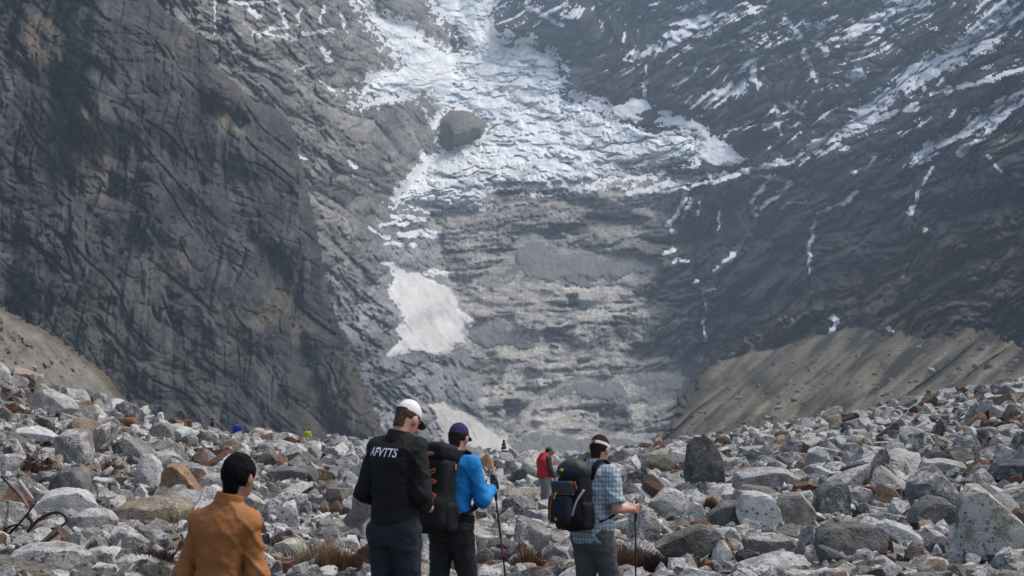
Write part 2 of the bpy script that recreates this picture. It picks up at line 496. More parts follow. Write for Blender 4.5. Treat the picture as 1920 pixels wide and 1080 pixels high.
    edge = sstep(-44, -4, gl0) * sstep(-0.05, 0.25, .8 * nf + 0.5 * nf2 + .6 * nl + sstep(-30, 0, gl0) * .35 - 0.22)
    snow = np.maximum(snow, edge * 0.9 * sstep(455, 370, py) * sstep(4, -6, poly_sd(px, py, ISLAND)))
    # ---- rock colour
    def C(*c): return np.array(c, np.float32)
    g1 = fbm(px / 130, py / 90, 21.0, 4); g2 = fbm(px / 34, py / 22, 22.0, 4); g3 = fbm(px / 7, py / 6, 23.0, 2)
    sR = fbm(a / 130, b / 15, 47.0, 4, .6) + .9 * crag(a / 60 + 3, b / 26, 12, cell=True) + .7 * crag(a / 26 + 7, b / 11, 13, cell=True)
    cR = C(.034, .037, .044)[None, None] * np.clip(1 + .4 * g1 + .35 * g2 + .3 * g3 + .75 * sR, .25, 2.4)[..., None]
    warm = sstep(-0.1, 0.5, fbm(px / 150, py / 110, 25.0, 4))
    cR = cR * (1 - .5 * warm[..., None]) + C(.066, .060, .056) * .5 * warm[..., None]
    brown = sstep(-30, 40, poly_sd(wx, wy, BROWN)) * sstep(-0.35, 0.15, g2 + 0.7 * g1 + .1)
    cR = cR * (1 - brown[..., None]) + C(.105, .070, .046) * brown[..., None] * (1 + .3 * g3[..., None])
    tanp = sstep(-10, 10, poly_sd(wx, wy, [(1830, 290), (1870, 258), (1930, 240), (2100, 230), (2100, 300), (1900, 290)]))
    cR = cR * (1 - .75 * tanp[..., None]) + C(.15, .15, .13) * .75 * tanp[..., None]
    band = fbm(px / 260, tb / 9, 31.0, 4, 0.6)
    patch = fbm(px / 55, py / 32, 33.0, 5, 0.6)
    hv1 = np.clip(0.55 + 0.4 * band + 0.8 * patch + .3 * g3, 0, 1.2)
    stn = fbm(px / 5, py / 50, 34.0, 3, .6)
    hv1 = np.clip(hv1 + .22 * stn + .55 * crag(hx / 70, hy / 30, 15, cell=True) + .5 * crag(hx / 30, hy / 15, 16, cell=True) + .35 * crag(hx / 11, hy / 7, 17, cell=True), 0, 1.25)
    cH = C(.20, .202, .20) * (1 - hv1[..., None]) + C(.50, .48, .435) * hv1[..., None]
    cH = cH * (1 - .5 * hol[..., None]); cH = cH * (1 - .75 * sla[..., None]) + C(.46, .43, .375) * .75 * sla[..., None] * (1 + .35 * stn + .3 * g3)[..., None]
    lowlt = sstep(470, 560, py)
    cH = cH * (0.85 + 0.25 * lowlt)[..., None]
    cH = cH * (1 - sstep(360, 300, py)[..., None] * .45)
    lb = fbm(dgl / 300, c / 15, 35.0, 4, 0.6)
    lv = np.clip(0.5 + 0.7 * lb + 0.5 * g2 + .3 * g3, 0, 1.2)
    lv = np.clip(lv + .45 * crag(dgl / 110, c / 22, 18, cell=True) + .5 * crag(qx / 30, qy / 34, 22, cell=True), 0, 1.25)
    cL = C(.12, .124, .13) * (1 - lv[..., None]) + C(.34, .325, .295) * lv[..., None]
    bv = np.clip(0.45 + 0.45 * lb + 0.6 * g1 + .4 * g2 + .3 * g3, 0, 1.2)
    bv = np.clip(bv + .35 * crag(dgl / 110, c / 22, 18, cell=True) + .5 * crag(qx / 30, qy / 34, 22, cell=True) + .4 * crag((qx + .4 * qy) / 95, qy / 120, 21, cell=True), 0, 1.25)
    cB = C(.15, .162, .18) * (1 - bv[..., None]) + C(.36, .365, .37) * bv[..., None]  # back wall rock, paler and cooler: some distance haze is put into its colour
    dB = sstep(60, -40, poly_sd(px, py, [(640, 170), (830, 250), (790, 330), (740, 390), (640, 330)]))
    cB = cB * (1 + .25 * (1 - dB))[..., None]
    wsum = (isR + isH + isL + isB + 1e-4)[..., None]
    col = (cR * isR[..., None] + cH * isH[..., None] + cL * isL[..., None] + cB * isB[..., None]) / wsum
    isl = sstep(0, 8, poly_sd(wx, wy, ISLAND))[..., None]
    col = col * (1 - isl) + C(.15, .14, .125) * (1 + .4 * g2 + .3 * g3)[..., None] * isl
    att = {'col': col.reshape(-1, 3), 'snow': snow.ravel()}
    V = V.reshape(-1, 3)
    f = grid_faces(*px.shape)
    me = np_mesh('mountain', V, f, False, att)
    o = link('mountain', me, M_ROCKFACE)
    tag(o, 'huge grey cirque wall of banded rock with snow streaks above the boulder field', 'mountain', kind='structure')

def overlay(name, poly, label, cat, mat, x0, x1, y0, y1, step, thick, relief, hole=None, kind='structure', colf=None, warp=11):
    xs = np.arange(x0, x1, step); ys = np.arange(y0, y1, step)
    px, py = np.meshgrid(xs, ys); px = px.astype(np.float32); py = py.astype(np.float32)
    wx = px + warp * (fbm(px / 26, py / 22, 41.7, 5, .65) + .35 * fbm(px / 5, py / 5, 43.7, 2)); wy = py + warp * (fbm(px / 26, py / 22, 46.2, 5, .65) + .35 * fbm(px / 5, py / 5, 48.7, 2))
    sd = poly_sd(wx, wy, poly)
    if hole is not None:
        sd = np.minimum(sd, -poly_sd(wx, wy, hole))
    D = backdrop_depth(px, py)[0]
    D = D + thick[1] - (thick[0] + thick[1]) * np.clip((sd + 5) / (thick[2] + 5), 0, 1) ** 0.6 + relief(px, py) * sstep(-4, 12, sd)
    V = at(px, py, D).reshape(-1, 3)
    f = grid_faces(*px.shape, keep=sd > -6)
    att = colf(px, py, sd) if colf else {'rim': np.clip(sd / 26, 0, 1) + .25 * fbm(px / 20, py / 14, 68.0, 4, .6)}
    att = {k: v.reshape(-1, 3) if v.ndim == 3 else v.ravel() for k, v in att.items()}
    V, f, att = compact(V, f, att)
    o = link(name, np_mesh(name, V, f, True, att), mat)
    tag(o, label, cat, kind=kind)
    return o

# ---- materials of the far rock, ice, snow and scree
def mat_rockface():
    t = NT('rock_face'); p = t.pos()
    n1 = t.noise(p, 0.09, 7, 0.7); n2 = t.noise(p, 0.5, 5, 0.7)
    n3 = t.noise(t.mapping(p, (1, 1, .22)), 0.22, 5, 0.65, 1.2)
    v = t.ramp(n1, [(0.30, 0.50), (0.70, 1.42)]); v2 = t.ramp(n2, [(0.25, 0.62), (0.75, 1.34)])
    c = t.mix(1.0, t.attr('col', out='Color'), v, 'MULTIPLY'); c = t.mix(1.0, c, v2, 'MULTIPLY')
    c = t.mix(1.0, c, t.ramp(n3, [(0.34, 0.62), (0.5, 1.0), (0.7, 1.25)]), 'MULTIPLY')
    s = t.math('ADD', t.attr('snow'), t.math('MULTIPLY', t.math('SUBTRACT', n2, 0.5), 0.9))
    s = t.ramp(s, [(0.46, 0.0), (0.54, 1.0)])
    c = t.mix(s, c, (.74, .77, .80))
    hgt = t.math('ADD', t.math('MULTIPLY', n1, 1.6), t.math('ADD', t.math('MULTIPLY', n2, 1.0), t.math('MULTIPLY', n3, 1.6)))
    t.bump(hgt, 0.7, 2.6)
    return t.set(c, 0.95, 0.15)

def mat_ice():
    t = NT('glacier_ice'); p = t.pos()
    n1 = t.noise(p, 0.035, 6, 0.68); n2 = t.noise(p, 0.22, 4, 0.6)
    w = t.math('ADD', t.attr('white'), t.math('MULTIPLY', t.math('SUBTRACT', n1, 0.5), 2.2))
    c = t.ramp(t.math('ADD', t.math('MULTIPLY', w, 0.5), 0.5), [(0.10, (.44, .51, .55)), (0.30, (.60, .66, .70)), (0.48, (.74, .78, .80)), (0.66, (.84, .855, .86))])
    dirt = t.math('ADD', t.attr('dirt'), t.math('MULTIPLY', t.math('SUBTRACT', n2, 0.5), 0.9))
    c = t.mix(t.ramp(dirt, [(0.35, 0.0), (0.8, 1.0)]), c, (.185, .19, .19))
    t.bump(t.math('ADD', n1, n2), 0.7, 6.0)
    return t.set(c, 0.7, 0.3)

def mat_snow(name, lo, hi):
    t = NT(name); p = t.pos()
    n1 = t.noise(t.mapping(p, (1, .25, .35)), 0.06, 6, 0.6); n2 = t.noise(p, 0.4, 3, 0.6)
    c = t.ramp(t.math('ADD', t.math('MULTIPLY', n1, 0.75), t.math('MULTIPLY', n2, 0.25)), [(0.33, lo), (0.62, hi)])
    rim = t.math('ADD', t.attr('rim'), t.math('MULTIPLY', t.math('SUBTRACT', n2, .5), .9))
    c = t.mix(t.ramp(rim, [(0.0, .7), (0.28, 0.0)]), c, (.20, .195, .18))
    t.bump(n1, 0.6, 3.0)
    return t.set(c, 0.8, 0.2)

def mat_scree():
    t = NT('scree'); p = t.pos()
    n1 = t.noise(t.mapping(p, (1, .3, .3)), 0.12, 5, 0.6); n2 = t.noise(p, 0.9, 3, 0.7)
    c = t.ramp(n1, [(0.3, (.15, .152, .152)), (0.7, (.225, .224, .218))])
    c = t.mix(0.5, c, t.ramp(n2, [(0.3, (.10, .10, .10)), (0.7, (.22, .22, .21))]))
    return t.set(c, 1.0, 0.1)

M_ROCKFACE = mat_rockface(); M_ICE = mat_ice()
M_SNOW = mat_snow('old_snow', (.42, .42, .415), (.66, .66, .65)); M_SNOW2 = mat_snow('dirty_snow', (.32, .315, .30), (.52, .51, .485))
M_APRON = mat_snow('fresh_snow', (.66, .68, .70), (.78, .79, .80)); M_SCREE = mat_scree()

make_backdrop()

def ice_relief(px, py):
    w = fbm(px / 70, py / 60, 51.0, 4); w2 = fbm(px / 26, py / 20, 50.0, 3)
    qx = px + 26 * w + 7 * w2; qy = py + 16 * w2 + 14 * w
    b1 = crag(qx / 62, qy / 26, 52); b2 = crag(qx / 24, qy / 11, 53); b3 = crag(qx / 10, qy / 5, 54, crack=.3); b4 = crag(qx / 5.5, qy / 3.6, 57, crack=.3)
    tongue = sstep(760, 680, px - (py - 40) * 0.8) * sstep(170, 120, py)
    calm = sstep(0.0, .5, fbm(px / 80, py / 40, 56.0, 3)) * .65
    flow = fbm((px * .66 - py * .75) / 11, (px * .75 + py * .66) / 70, 55.0, 3, ridged=True)
    cv_ = grooves((qx + 10 * w2) / 95, qy / 15, 60.0, .14) * (1 - calm) * (1 - tongue)
    return -(1 - .7 * tongue) * (28 * b1 + (1 - calm) * (8 * b2 + 3.5 * b3 + 2 * b4)) - 14 * tongue * flow + 9 * cv_

def ice_dirt(px, py, sd):
    n = fbm(px / 40, py / 22, 57.0, 5, 0.6)
    low = sstep(215, 330, py - 0.10 * (px - 900)) * 0.62 + sstep(1040, 1230, px) * sstep(190, 240, py) * 0.42
    d = np.clip(low * .85 + 0.45 * n + sstep(12, -4, sd) * 0.18 - 0.08, 0, 1)
    left = sstep(900, 800, px) * sstep(300, 330, py)
    d = d * (1 - 0.55 * left)
    return {'dirt': d, 'white': .8 * fbm(px / 42, py / 13, 58.0, 5, .6) - .35 * grooves(px / 95, py / 15, 60.0, .14) + .2 * crag(px / 14, py / 6, 53, cell=True) + .6 * fbm((px * .55 - py * .83) / 16, (px * .83 + py * .55) / 120, 59.0, 3)}

overlay('glacier', GLACIER, 'broken blue white icefall pouring down the middle of the cirque', 'glacier', M_ICE,
        636, 1336, -58, 410, 1.6, (20, 34, 22), ice_relief, ISLAND, colf=ice_dirt)
overlay('snow_field', APRON, 'smooth white snow apron below the right rock face beside the icefall', 'snow field', M_APRON,
        1100, 1412, 172, 326, 2.0, (5, 14, 7), lambda x, y: -5 * fbm(x / 30, y / 16, 61.0, 3) - 3 * crag(x / 14, y / 9, 67), warp=14)
def cone_rel(x, y):
    return -7 * fbm((x * .8 - y * .55) / 16, (x * .55 + y * .8) / 120, 62.0, 4, ridged=True) - 5 * fbm(x / 30, y / 30, 63.0, 3)
overlay('snow_field', CONE, 'old avalanche snow cone heaped against the headwall beneath the icefall', 'snow field', M_SNOW,
        706, 912, 478, 690, 1.8, (5, 12, 10), cone_rel)
overlay('snow_field', CONE2, 'dirty snow bank at the foot of the headwall behind the walkers', 'snow field', M_SNOW2,
        788, 1000, 740, 890, 2.0, (6, 12, 12), cone_rel)
def scree_rel(x, y):
    return -1.5 * fbm(x / 14, y / 60, 64.0, 3, ridged=True) - 2.5 * crag(x / 9, y / 8, 66) - 8 * fbm(x / 60, y / 50, 65.0, 3)
for poly, lab in zip(SCREE, ['smooth grey scree sheet on the ledge below the icefall', 'small grey scree fan beside the avalanche snow cone',
                             'pale scree fan spreading low on the headwall', 'grey scree apron at the foot of the headwall']):
    a = np.array(poly)
    overlay('scree', poly, lab, 'scree slope', M_SCREE, a[:, 0].min() - 12, a[:, 0].max() + 12, a[:, 1].min() - 12, a[:, 1].max() + 12,
            2.4, (2, 8, 14), scree_rel, warp=16)

# ---------------------------------------------------------------- nearer slopes
def slope_sheet(name, poly, step, depthf, colf, mat, label, cat, warp=6, back=120, roundpx=7, kind='structure'):
    """a slope bounded by an uneven outline; towards the outline the surface turns away behind itself"""
    P = np.array(poly, np.float32)
    xs = np.arange(P[:, 0].min() - 14, P[:, 0].max() + 14, step); ys = np.arange(P[:, 1].min() - 14, P[:, 1].max() + 14, step)
    px, py = np.meshgrid(xs, ys); px = px.astype(np.float32); py = py.astype(np.float32)
    wk = warp(px, py) if callable(warp) else warp
    wx = px + wk * (fbm(px / 34, py / 34, 41.7, 4, .6) + .35 * fbm(px / 7, py / 7, 43.7, 2)); wy = py + wk * (fbm(px / 34, py / 34, 46.2, 4, .6) + .35 * fbm(px / 7, py / 7, 48.7, 2))
    sd = poly_sd(wx, wy, poly)
    D = depthf(px, py)
    D = D + back * np.where(sd > 0, .10 * np.exp(-np.maximum(sd, 0) / roundpx), np.clip(-sd / 5, 0, 1) * .9 + .10)
    V = at(px, py, D).reshape(-1, 3)
    f = grid_faces(*px.shape, keep=sd > -4)
    att = {k: v.reshape(-1, 3) if v.ndim == 3 else v.ravel() for k, v in colf(px, py).items()}
    V, f, att = compact(V, f, att)
    o = link(name, np_mesh(name, V, f, False, att), mat)
    tag(o, label, cat, kind=kind)
    return o

CLIFF_CREST = [(-300,-190),(100,-120),(230,-50),(285,0),(330,42),(372,66),(395,92),(402,125),(425,150),(450,175),(480,200),(510,207),(535,228),
 (549,250),(553,285),(566,335),(574,372),(588,425),(600,500),(622,580),(650,660),(690,750),(720,815),(740,870)]
RECESS = [(95,80),(130,15),(150,-30),(178,-30),(176,60),(176,180),(150,235),(122,262),(100,235),(85,150)]
def cliff_depth(px, py):
    wx = px + 16 * fbm(px / 110, py / 110, 81.0, 3); wy = py + 16 * fbm(px / 110, py / 110, 82.0, 3)
    D = plane_D(wx, wy, [(0, 620, 640), (600, 800, 860), (280, 0, 850)])
    w1 = fbm(px / 190, py / 230, 83.0, 2); w2 = fbm(px / 190, py / 230, 84.0, 2); w3 = fbm(px / 40, py / 60, 85.0, 2)
    qx = px + 40 * w1 + 2 * w3; qy = py + 50 * w2
    c = qx * 0.70 - qy * 0.71; dg = qx * 0.71 + qy * 0.70
    v1 = crag((qx + .12 * qy) / 120, qy / 260, 31); v2 = crag((qx + .1 * qy) / 46, qy / 150, 32, crack=.06); v3 = crag((qx + .1 * qy) / 13, qy / 70, 33)
    d1 = crag(dg / 150, c / 52, 34, crack=.1); d2 = crag(dg / 40, c / 10, 35, crack=.2); v4 = crag(qx / 6.5, qy / 10, 36, crack=.2)
    f = fbm(px / 12, py / 11, 87.0, 4, 0.6)
    st = fbm((qx + .1 * qy) / 7, qy / 60, 88.0, 3, .6)
    rel = 34 * v1 + 13 * v2 + 4.5 * v3 + 12 * d1 + 2.0 * d2 + 1.4 * v4 + 1.2 * f + 1.6 * st
    D = D - rel
    # thin deep cracks, upright and slanting
    gv = grooves((qx + .12 * qy) / 46, qy / 300, 77.0, .055); gd = grooves(dg / 300, c / 60, 78.0, .05); gh = grooves(qx / 90, (qy - .35 * qx) / 40, 79.0, .03)
    D = D + 7 * gv * sstep(-.2, .3, fbm(px / 90, py / 90, 80.0, 2)) + 6 * gd * sstep(-.2, .3, fbm(px / 90, py / 90, 81.0, 2)) + 3 * gh
    # the great buttress: its left wall turned away, its edge standing proud
    low = sstep(300, 215, py + .25 * (176 - px) * 0)
    lx = np.interp(py, [-200, 20, 90, 150, 235, 270], [120, 112, 92, 88, 104, 130])
    edge_ = 178 + .02 * py
    bl = np.clip((wx - lx) / (edge_ - lx), 0, 1); br = 1 - np.clip((wx - edge_) / 190, 0, 1)
    D = D - 46 * np.where(wx < edge_, bl, br) * low
    e2 = 52 + .05 * py
    D = D - 22 * np.where(wx < e2, np.clip((wx - 18) / (e2 - 18), 0, 1), 1 - np.clip((wx - e2) / 60, 0, 1)) * sstep(150, 90, py)
    # overhang under the notch near the skyline
    D = D - 9 * sstep(40, 6, line_d(wx, wy, [(385, 165), (440, 172), (470, 190)])) + 10 * sstep(26, 4, line_d(wx, wy, [(395, 205), (450, 235)]))
    # lower right gully
    g = line_d(wx, wy, [(500, 480), (545, 560), (560, 650), (600, 760), (640, 860)])
    D = D + 16 * sstep(38, 4, g)
    return D

def cliff_col(px, py):
    def C(*c): return np.array(c, np.float32)
    wx = px + 14 * fbm(px / 40, py / 40, 91.0, 4); wy = py + 14 * fbm(px / 40, py / 40, 92.0, 4)
    g1 = fbm(px / 140, py / 120, 93.0, 4); g2 = fbm((px + .1 * py) / 16, py / 75, 94.0, 4, .6); g3 = fbm(px / 6, py / 6, 95.0, 2)
    dg = fbm((px * .78 + py * .62) / 150, (px * .62 - py * .78) / 16, 96.0, 4, .6)
    k1 = fbm(px / 190, py / 230, 83.0, 2); k2 = fbm(px / 190, py / 230, 84.0, 2); k3 = fbm(px / 40, py / 60, 85.0, 2)
    qx = px + 40 * k1 + 2 * k3; qy = py + 50 * k2
    ce = .45 * crag((qx + .1 * qy) / 46, qy / 150, 32, cell=True) + .45 * crag((qx + .1 * qy) / 13, qy / 70, 33, cell=True) + .35 * crag((qx * .71 + qy * .70) / 40, (qx * .70 - qy * .71) / 10, 35, cell=True)
    v = np.clip(.45 + ce + .45 * g1 + .5 * g2 + .45 * dg + .3 * g3, 0, 1.25)[..., None]
    col = C(.030, .033, .038) * (1 - v) + C(.112, .112, .110) * v
    tan = np.zeros_like(px)
    for p in ([(150, 215), (185, 205), (200, 250), (205, 330), (195, 380), (170, 372), (140, 310), (135, 290), (160, 265)],
              [(40, 60), (70, 20), (110, 45), (112, 110), (80, 125), (45, 110)], [(385, 190), (430, 185), (455, 225), (448, 255), (410, 248), (392, 235)],
              [(325, 482), (350, 478), (352, 508), (330, 512)], [(470, 580), (505, 575), (500, 610), (480, 612)], [(550, 615), (585, 618), (578, 640), (556, 636)],
              [(300, 80), (345, 70), (350, 100), (310, 115)], [(520, 540), (555, 530), (545, 590), (520, 590)]):
        tan = np.maximum(tan, sstep(-16, 10, poly_sd(wx, wy, p)))
    tan = (tan * sstep(-.45, .35, g2 + .5 * dg))[..., None]
    col = col * (1 - .8 * tan) + C(.215, .175, .125) * .8 * tan
    ol = (sstep(430, 640, py) * sstep(-.3, .4, g1 + .6 * dg) * .6)[..., None]
    col = col * (1 - ol) + C(.10, .088, .062) * ol
    ol2 = (sstep(40, 0, np.abs(py - np.interp(px, [c[0] for c in CLIFF_CREST], [c[1] for c in CLIFF_CREST]))) * sstep(-.3, .3, g1 + g2) * .5)[..., None]
    col = col * (1 - ol2) + C(.085, .075, .055) * ol2
    return {'col': col.astype(np.float32), 'snow': np.zeros_like(px)}

slope_sheet('cliff', CLIFF_CREST + [(745, 905), (-300, 905)], 2.2, cliff_depth, cliff_col, M_ROCKFACE,
            'sheer dark grey rock cliff filling the left side of the valley', 'cliff', back=170,
            warp=lambda x, y: 6 + 6 * sstep(430, 600, y))

# ---- moraine slopes
def mat_moraine(name, lo, hi):
    t = NT(name); p = t.pos()
    n1 = t.noise(p, 0.12, 6, 0.65); n2 = t.noise(p, 1.1, 4, 0.65)
    c = t.ramp(n1, [(0.3, lo), (0.7, hi)])
    c = t.mix(1.0, c, t.ramp(n2, [(0.25, 0.66), (0.75, 1.3)]), 'MULTIPLY')
    c = t.mix(1.0, c, t.attr('col', out='Color'), 'MULTIPLY')
    sp = t.voro(p, 0.55); rocks = t.ramp(sp.outputs[0], [(0.10, 1.0), (0.2, 0.0)])
    c = t.mix(t.math('MULTIPLY', rocks, t.ramp(n1, [(0.45, 0.0), (0.6, .7)])), c, (.2, .2, .19))
    t.bump(t.math('ADD', n1, n2), 0.6, 1.2)
    return t.set(c, 1.0, 0.1)

MOR = [(1180,905),(1225,838),(1262,790),(1290,745),(1330,690),(1372,668),(1400,640),(1440,628),(1470,608),(1500,604),(1528,588),(1552,578),(1576,592),(1600,606),(1640,622),(1690,636),
 (1720,640),(1752,640),(1790,628),(1832,620),(1860,630),(1900,648),(1960,652),(2260,640),(2260,905)]
def mor_depth(px, py):
    D = plane_D(px, py, [(1920, 655, 850), (1330, 690, 1480), (1920, 830, 520)])
    D = np.clip(D, 300, 1560) * .79
    a = px * 0.66 + py * 0.75; b = px * 0.75 - py * 0.66      # rills run down to the left
    w = 26 * fbm(px / 130, py / 130, 101.0, 3)
    r = crag((a + .5 * w) / 46, (b + w) / 210, 102); r2 = crag(a / 17, (b + w) / 90, 103)
    f = fbm(px / 14, py / 12, 104.0, 3); g3 = crag(px / 9, py / 8, 107, crack=.2)
    gu = grooves((a + .4 * w) / 60, (b + w) / 420, 108.0, .10)
    oc = sstep(20, -6, np.minimum(line_d(px, py, [(1400, 700), (1445, 735)]), np.minimum(line_d(px, py, [(1405, 790), (1440, 792)]), line_d(px, py, [(1290, 735), (1330, 722)]))))
    k = D / 800
    return D - k * (42 * r + 12 * r2 + 2.5 * f + 3.5 * g3 - 22 * gu + 18 * oc * crag(px / 16, py / 14, 109))
def mor_col(px, py):
    g = fbm(px / 90, py / 60, 105.0, 4); a = px * 0.66 + py * 0.75; b = px * 0.75 - py * 0.66
    st = fbm(a / 20, b / 200, 106.0, 4, .6)
    st2 = fbm(a / 44, b / 330, 108.0, 3, .5)
    st3 = fbm(a / 9, b / 60, 110.0, 3, .6)
    w = 26 * fbm(px / 130, py / 130, 101.0, 3)
    v = np.clip(1 + .6 * g + .9 * st + 1.2 * st2 + .4 * st3 + .55 * crag((a + .5 * w) / 46, (b + w) / 210, 102, cell=True) + .6 * crag(a / 17, (b + w) / 90, 103, cell=True) - .5 * grooves((a + .4 * w) / 60, (b + w) / 420, 108.0, .12) - .35 * grooves((a + .3 * w) / 24, (b + w) / 200, 109.0, .10), .3, 2.0)[..., None]
    c = np.ones(px.shape + (3,), np.float32) * v
    grey = sstep(1420, 1250, px)[..., None]
    oc = sstep(26, 4, np.minimum(line_d(px, py, [(1400, 700), (1445, 735)]), np.minimum(line_d(px, py, [(1405, 790), (1440, 792)]), line_d(px, py, [(1290, 735), (1330, 722)]))) + 10 * g)[..., None]
    c = c * (1 - grey * np.array([.0, -.02, -.12])) * (1 - .45 * oc)
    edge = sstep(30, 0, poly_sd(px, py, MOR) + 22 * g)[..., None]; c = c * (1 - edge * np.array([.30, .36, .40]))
    return {'col': c.astype(np.float32)}
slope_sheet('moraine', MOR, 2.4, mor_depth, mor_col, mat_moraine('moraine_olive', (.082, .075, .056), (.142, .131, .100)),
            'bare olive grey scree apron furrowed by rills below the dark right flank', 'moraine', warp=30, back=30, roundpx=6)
LM_CREST = [(-330,440),(-150,520),(0,578),(30,597),(52,613),(75,618),(110,640),(140,662),(165,682),(190,705),(215,735),(240,762),(270,800),(300,840),(330,880)]
def lm_depth(px, py):
    D = plane_D(px, py, [(0, 780, 150), (280, 830, 330), (0, 580, 215)])
    D = np.clip(D, 60, 420)
    wv = fbm(px / 30, py / 30, 116.0, 3)
    a = px * 0.80 - py * 0.60
    r = fbm(a / 34, (px * .6 + py * .8) / 180, 111.0, 4, 0.55, ridged=True)
    return D - (2.0 * r + 3 * fbm(px / 26, py / 26, 112.0, 5, .6) + 3.5 * crag((px + 8 * wv) / 34, py / 30, 117, crack=.15) + 1.8 * crag((px + 6 * wv) / 12, py / 10, 114, crack=.2) + 1.0 * crag(px / 5, py / 5, 115))
def lm_col(px, py):
    g = fbm(px / 50, py / 40, 113.0, 5, .6)
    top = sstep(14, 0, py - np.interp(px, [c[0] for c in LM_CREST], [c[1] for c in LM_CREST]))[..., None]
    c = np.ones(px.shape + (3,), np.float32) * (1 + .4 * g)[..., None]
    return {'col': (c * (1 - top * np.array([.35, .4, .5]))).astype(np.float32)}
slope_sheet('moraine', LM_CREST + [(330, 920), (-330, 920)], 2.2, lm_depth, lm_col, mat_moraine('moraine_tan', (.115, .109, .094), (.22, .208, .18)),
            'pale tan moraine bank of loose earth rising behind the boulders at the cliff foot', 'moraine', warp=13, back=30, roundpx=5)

def slope_stones(name, label, poly, depthf, n, smin_, smax_, seed, tints):
    """stones lying on a far slope; kept for the shared stone builder"""
    r = np.random.RandomState(seed); P = np.array(poly, np.float32)
    px = r.uniform(max(P[:, 0].min(), -60), min(P[:, 0].max(), 1980), n * 3).astype(np.float32); py = r.uniform(P[:, 1].min(), P[:, 1].max(), n * 3).astype(np.float32)
    cl = fbm(px / 40, py / 30, 141.0 + seed, 3)
    k = (poly_sd(px, py, poly) > 9) & (cl > -.12 + .5 * (r.rand(n * 3) - .5)); px, py = px[k][:n], py[k][:n]; n = len(px)
    D = depthf(px, py)
    V = at(px, py, D)
    s_ = smin_ + (smax_ - smin_) * r.rand(n) ** 4
    sc = np.stack([s_ * r.uniform(.4, .7, n), s_ * r.uniform(.4, .7, n), s_ * r.uniform(.3, .6, n)], -1)
    t = np.array(tints)[r.randint(0, len(tints), n)] * r.uniform(.7, 1.3, n)[:, None]
    return (name, label, V, sc, np.stack([r.uniform(-.6, .6, n), r.uniform(-.6, .6, n), r.uniform(0, 6.28, n)], -1), r, t)
# ================================================================ GROUND
CREST_PY = ([-400, 0, 100, 200, 300, 400, 600, 760, 900, 1000, 1100, 1200, 1300, 1400, 1500, 1600, 1700, 1800, 1920, 2300],
            [ 640, 712, 742, 772, 792, 814, 834, 846, 856, 860, 858, 848, 832, 816, 798, 784, 764, 744, 722, 690])
CREST_Y = ([-400, 0, 200, 400, 700, 1300, 1600, 1920, 2300], [40, 52, 66, 88, 104, 104, 96, 84, 70])
STAND = [(-1.47, 6.4, -.03), (-.80, 8.6, .13), (-.50, 10.4, .08), (.70, 10.9, .0)]   # where the walkers stand
def ground_z(x, y):
    x = np.asarray(x, np.float64); y = np.asarray(y, np.float64)
    yy = np.maximum(y, 1.0)
    t = np.clip(x / yy, -0.62, 0.62)
    px = 960 + t * FPX
    Yc = np.interp(px, *CREST_Y)
    zc = CAMZ + Yc * (850 - np.interp(px, *CREST_PY)) / FPX - 0.25
    base = np.interp(yy, [0, 20, 33, 50, 77, 104], [0, 0, .08, .5, 1.6, 2.4])
    baseC = np.interp(Yc, [0, 20, 33, 50, 77, 104], [0, 0, .08, .5, 1.6, 2.4])
    k = sstep(0.22, 1.0, yy / Yc)
    z = base + (zc - baseC) * k
    over = np.maximum(yy - Yc, 0)
    drop = np.minimum(over * 0.22, 10) + np.clip(over - 40, 0, 1200) * 0.022
    z = np.where(over > 0, zc - drop, z)
    und = 0.16 * fbm(x / 3.2, y / 3.2, 201.0, 3) + 0.28 * fbm(x / 9, y / 9, 202.0, 2)
    for (bx, by, bh) in STAND:
        z = z + bh * np.exp(-((x - bx) ** 2 + (y - by) ** 2) / .5)
    return z + und * sstep(9, 18, yy) * np.where(over > 150, 0.2, 1)

def make_ground():
    xs = np.concatenate([np.linspace(-900, -80, 24)[:-1], np.arange(-80, 80, 0.9), np.linspace(80, 2300, 40)])
    ys = np.concatenate([np.linspace(-58, 0, 12)[:-1], np.arange(0, 125, 0.9), np.linspace(125, 3890, 70)])
    X, Y = np.meshgrid(xs, ys)
    Z = ground_z(X, Y)
    me = np_mesh('ground', np.stack([X, Y, Z], -1).reshape(-1, 3), grid_faces(*X.shape))
    t = NT('gravel'); p = t.pos()
    n1 = t.noise(p, 0.6, 5, 0.6); v = t.voro(p, 14.0); v2 = t.voro(p, 5.0)
    c = t.ramp(n1, [(0.3, (.06, .055, .05)), (0.7, (.12, .115, .105))])
    sp_ = t.n('ShaderNodeSeparateColor'); t.put(sp_.inputs[0], v.outputs['Color'])
    c = t.mix(0.6, c, t.ramp(sp_.outputs[0], [(0.0, (.05, .048, .045)), (1.0, (.26, .255, .245))]))
    c = t.mix(t.ramp(t.noise(p, 0.35, 3), [(0.55, 0.0), (0.7, .6)]), c, (.13, .085, .05))
    t.bump(t.math('ADD', v.outputs[0], t.math('MULTIPLY', v2.outputs[0], 2.0)), 1.0, 0.05)
    o = link('ground', me, t.set(c, 1.0, 0.1))
    tag(o, 'stony valley floor of gravel and sparse dry grass under the boulders', 'ground', kind='structure')
make_ground()

def ground_hit(px, py, lo=9.0, hi=103.0):
    """distance at which the sight line through a photo pixel meets the ground"""
    rx, rz = ray(px, py)
    ys = np.linspace(lo, hi, 900)
    g = ground_z(rx * ys, ys); zr = CAMZ + rz * ys
    k = np.nonzero(zr <= g)[0]
    return float(ys[k[0]]) if len(k) else float(np.interp(px, *CREST_Y)) - 4

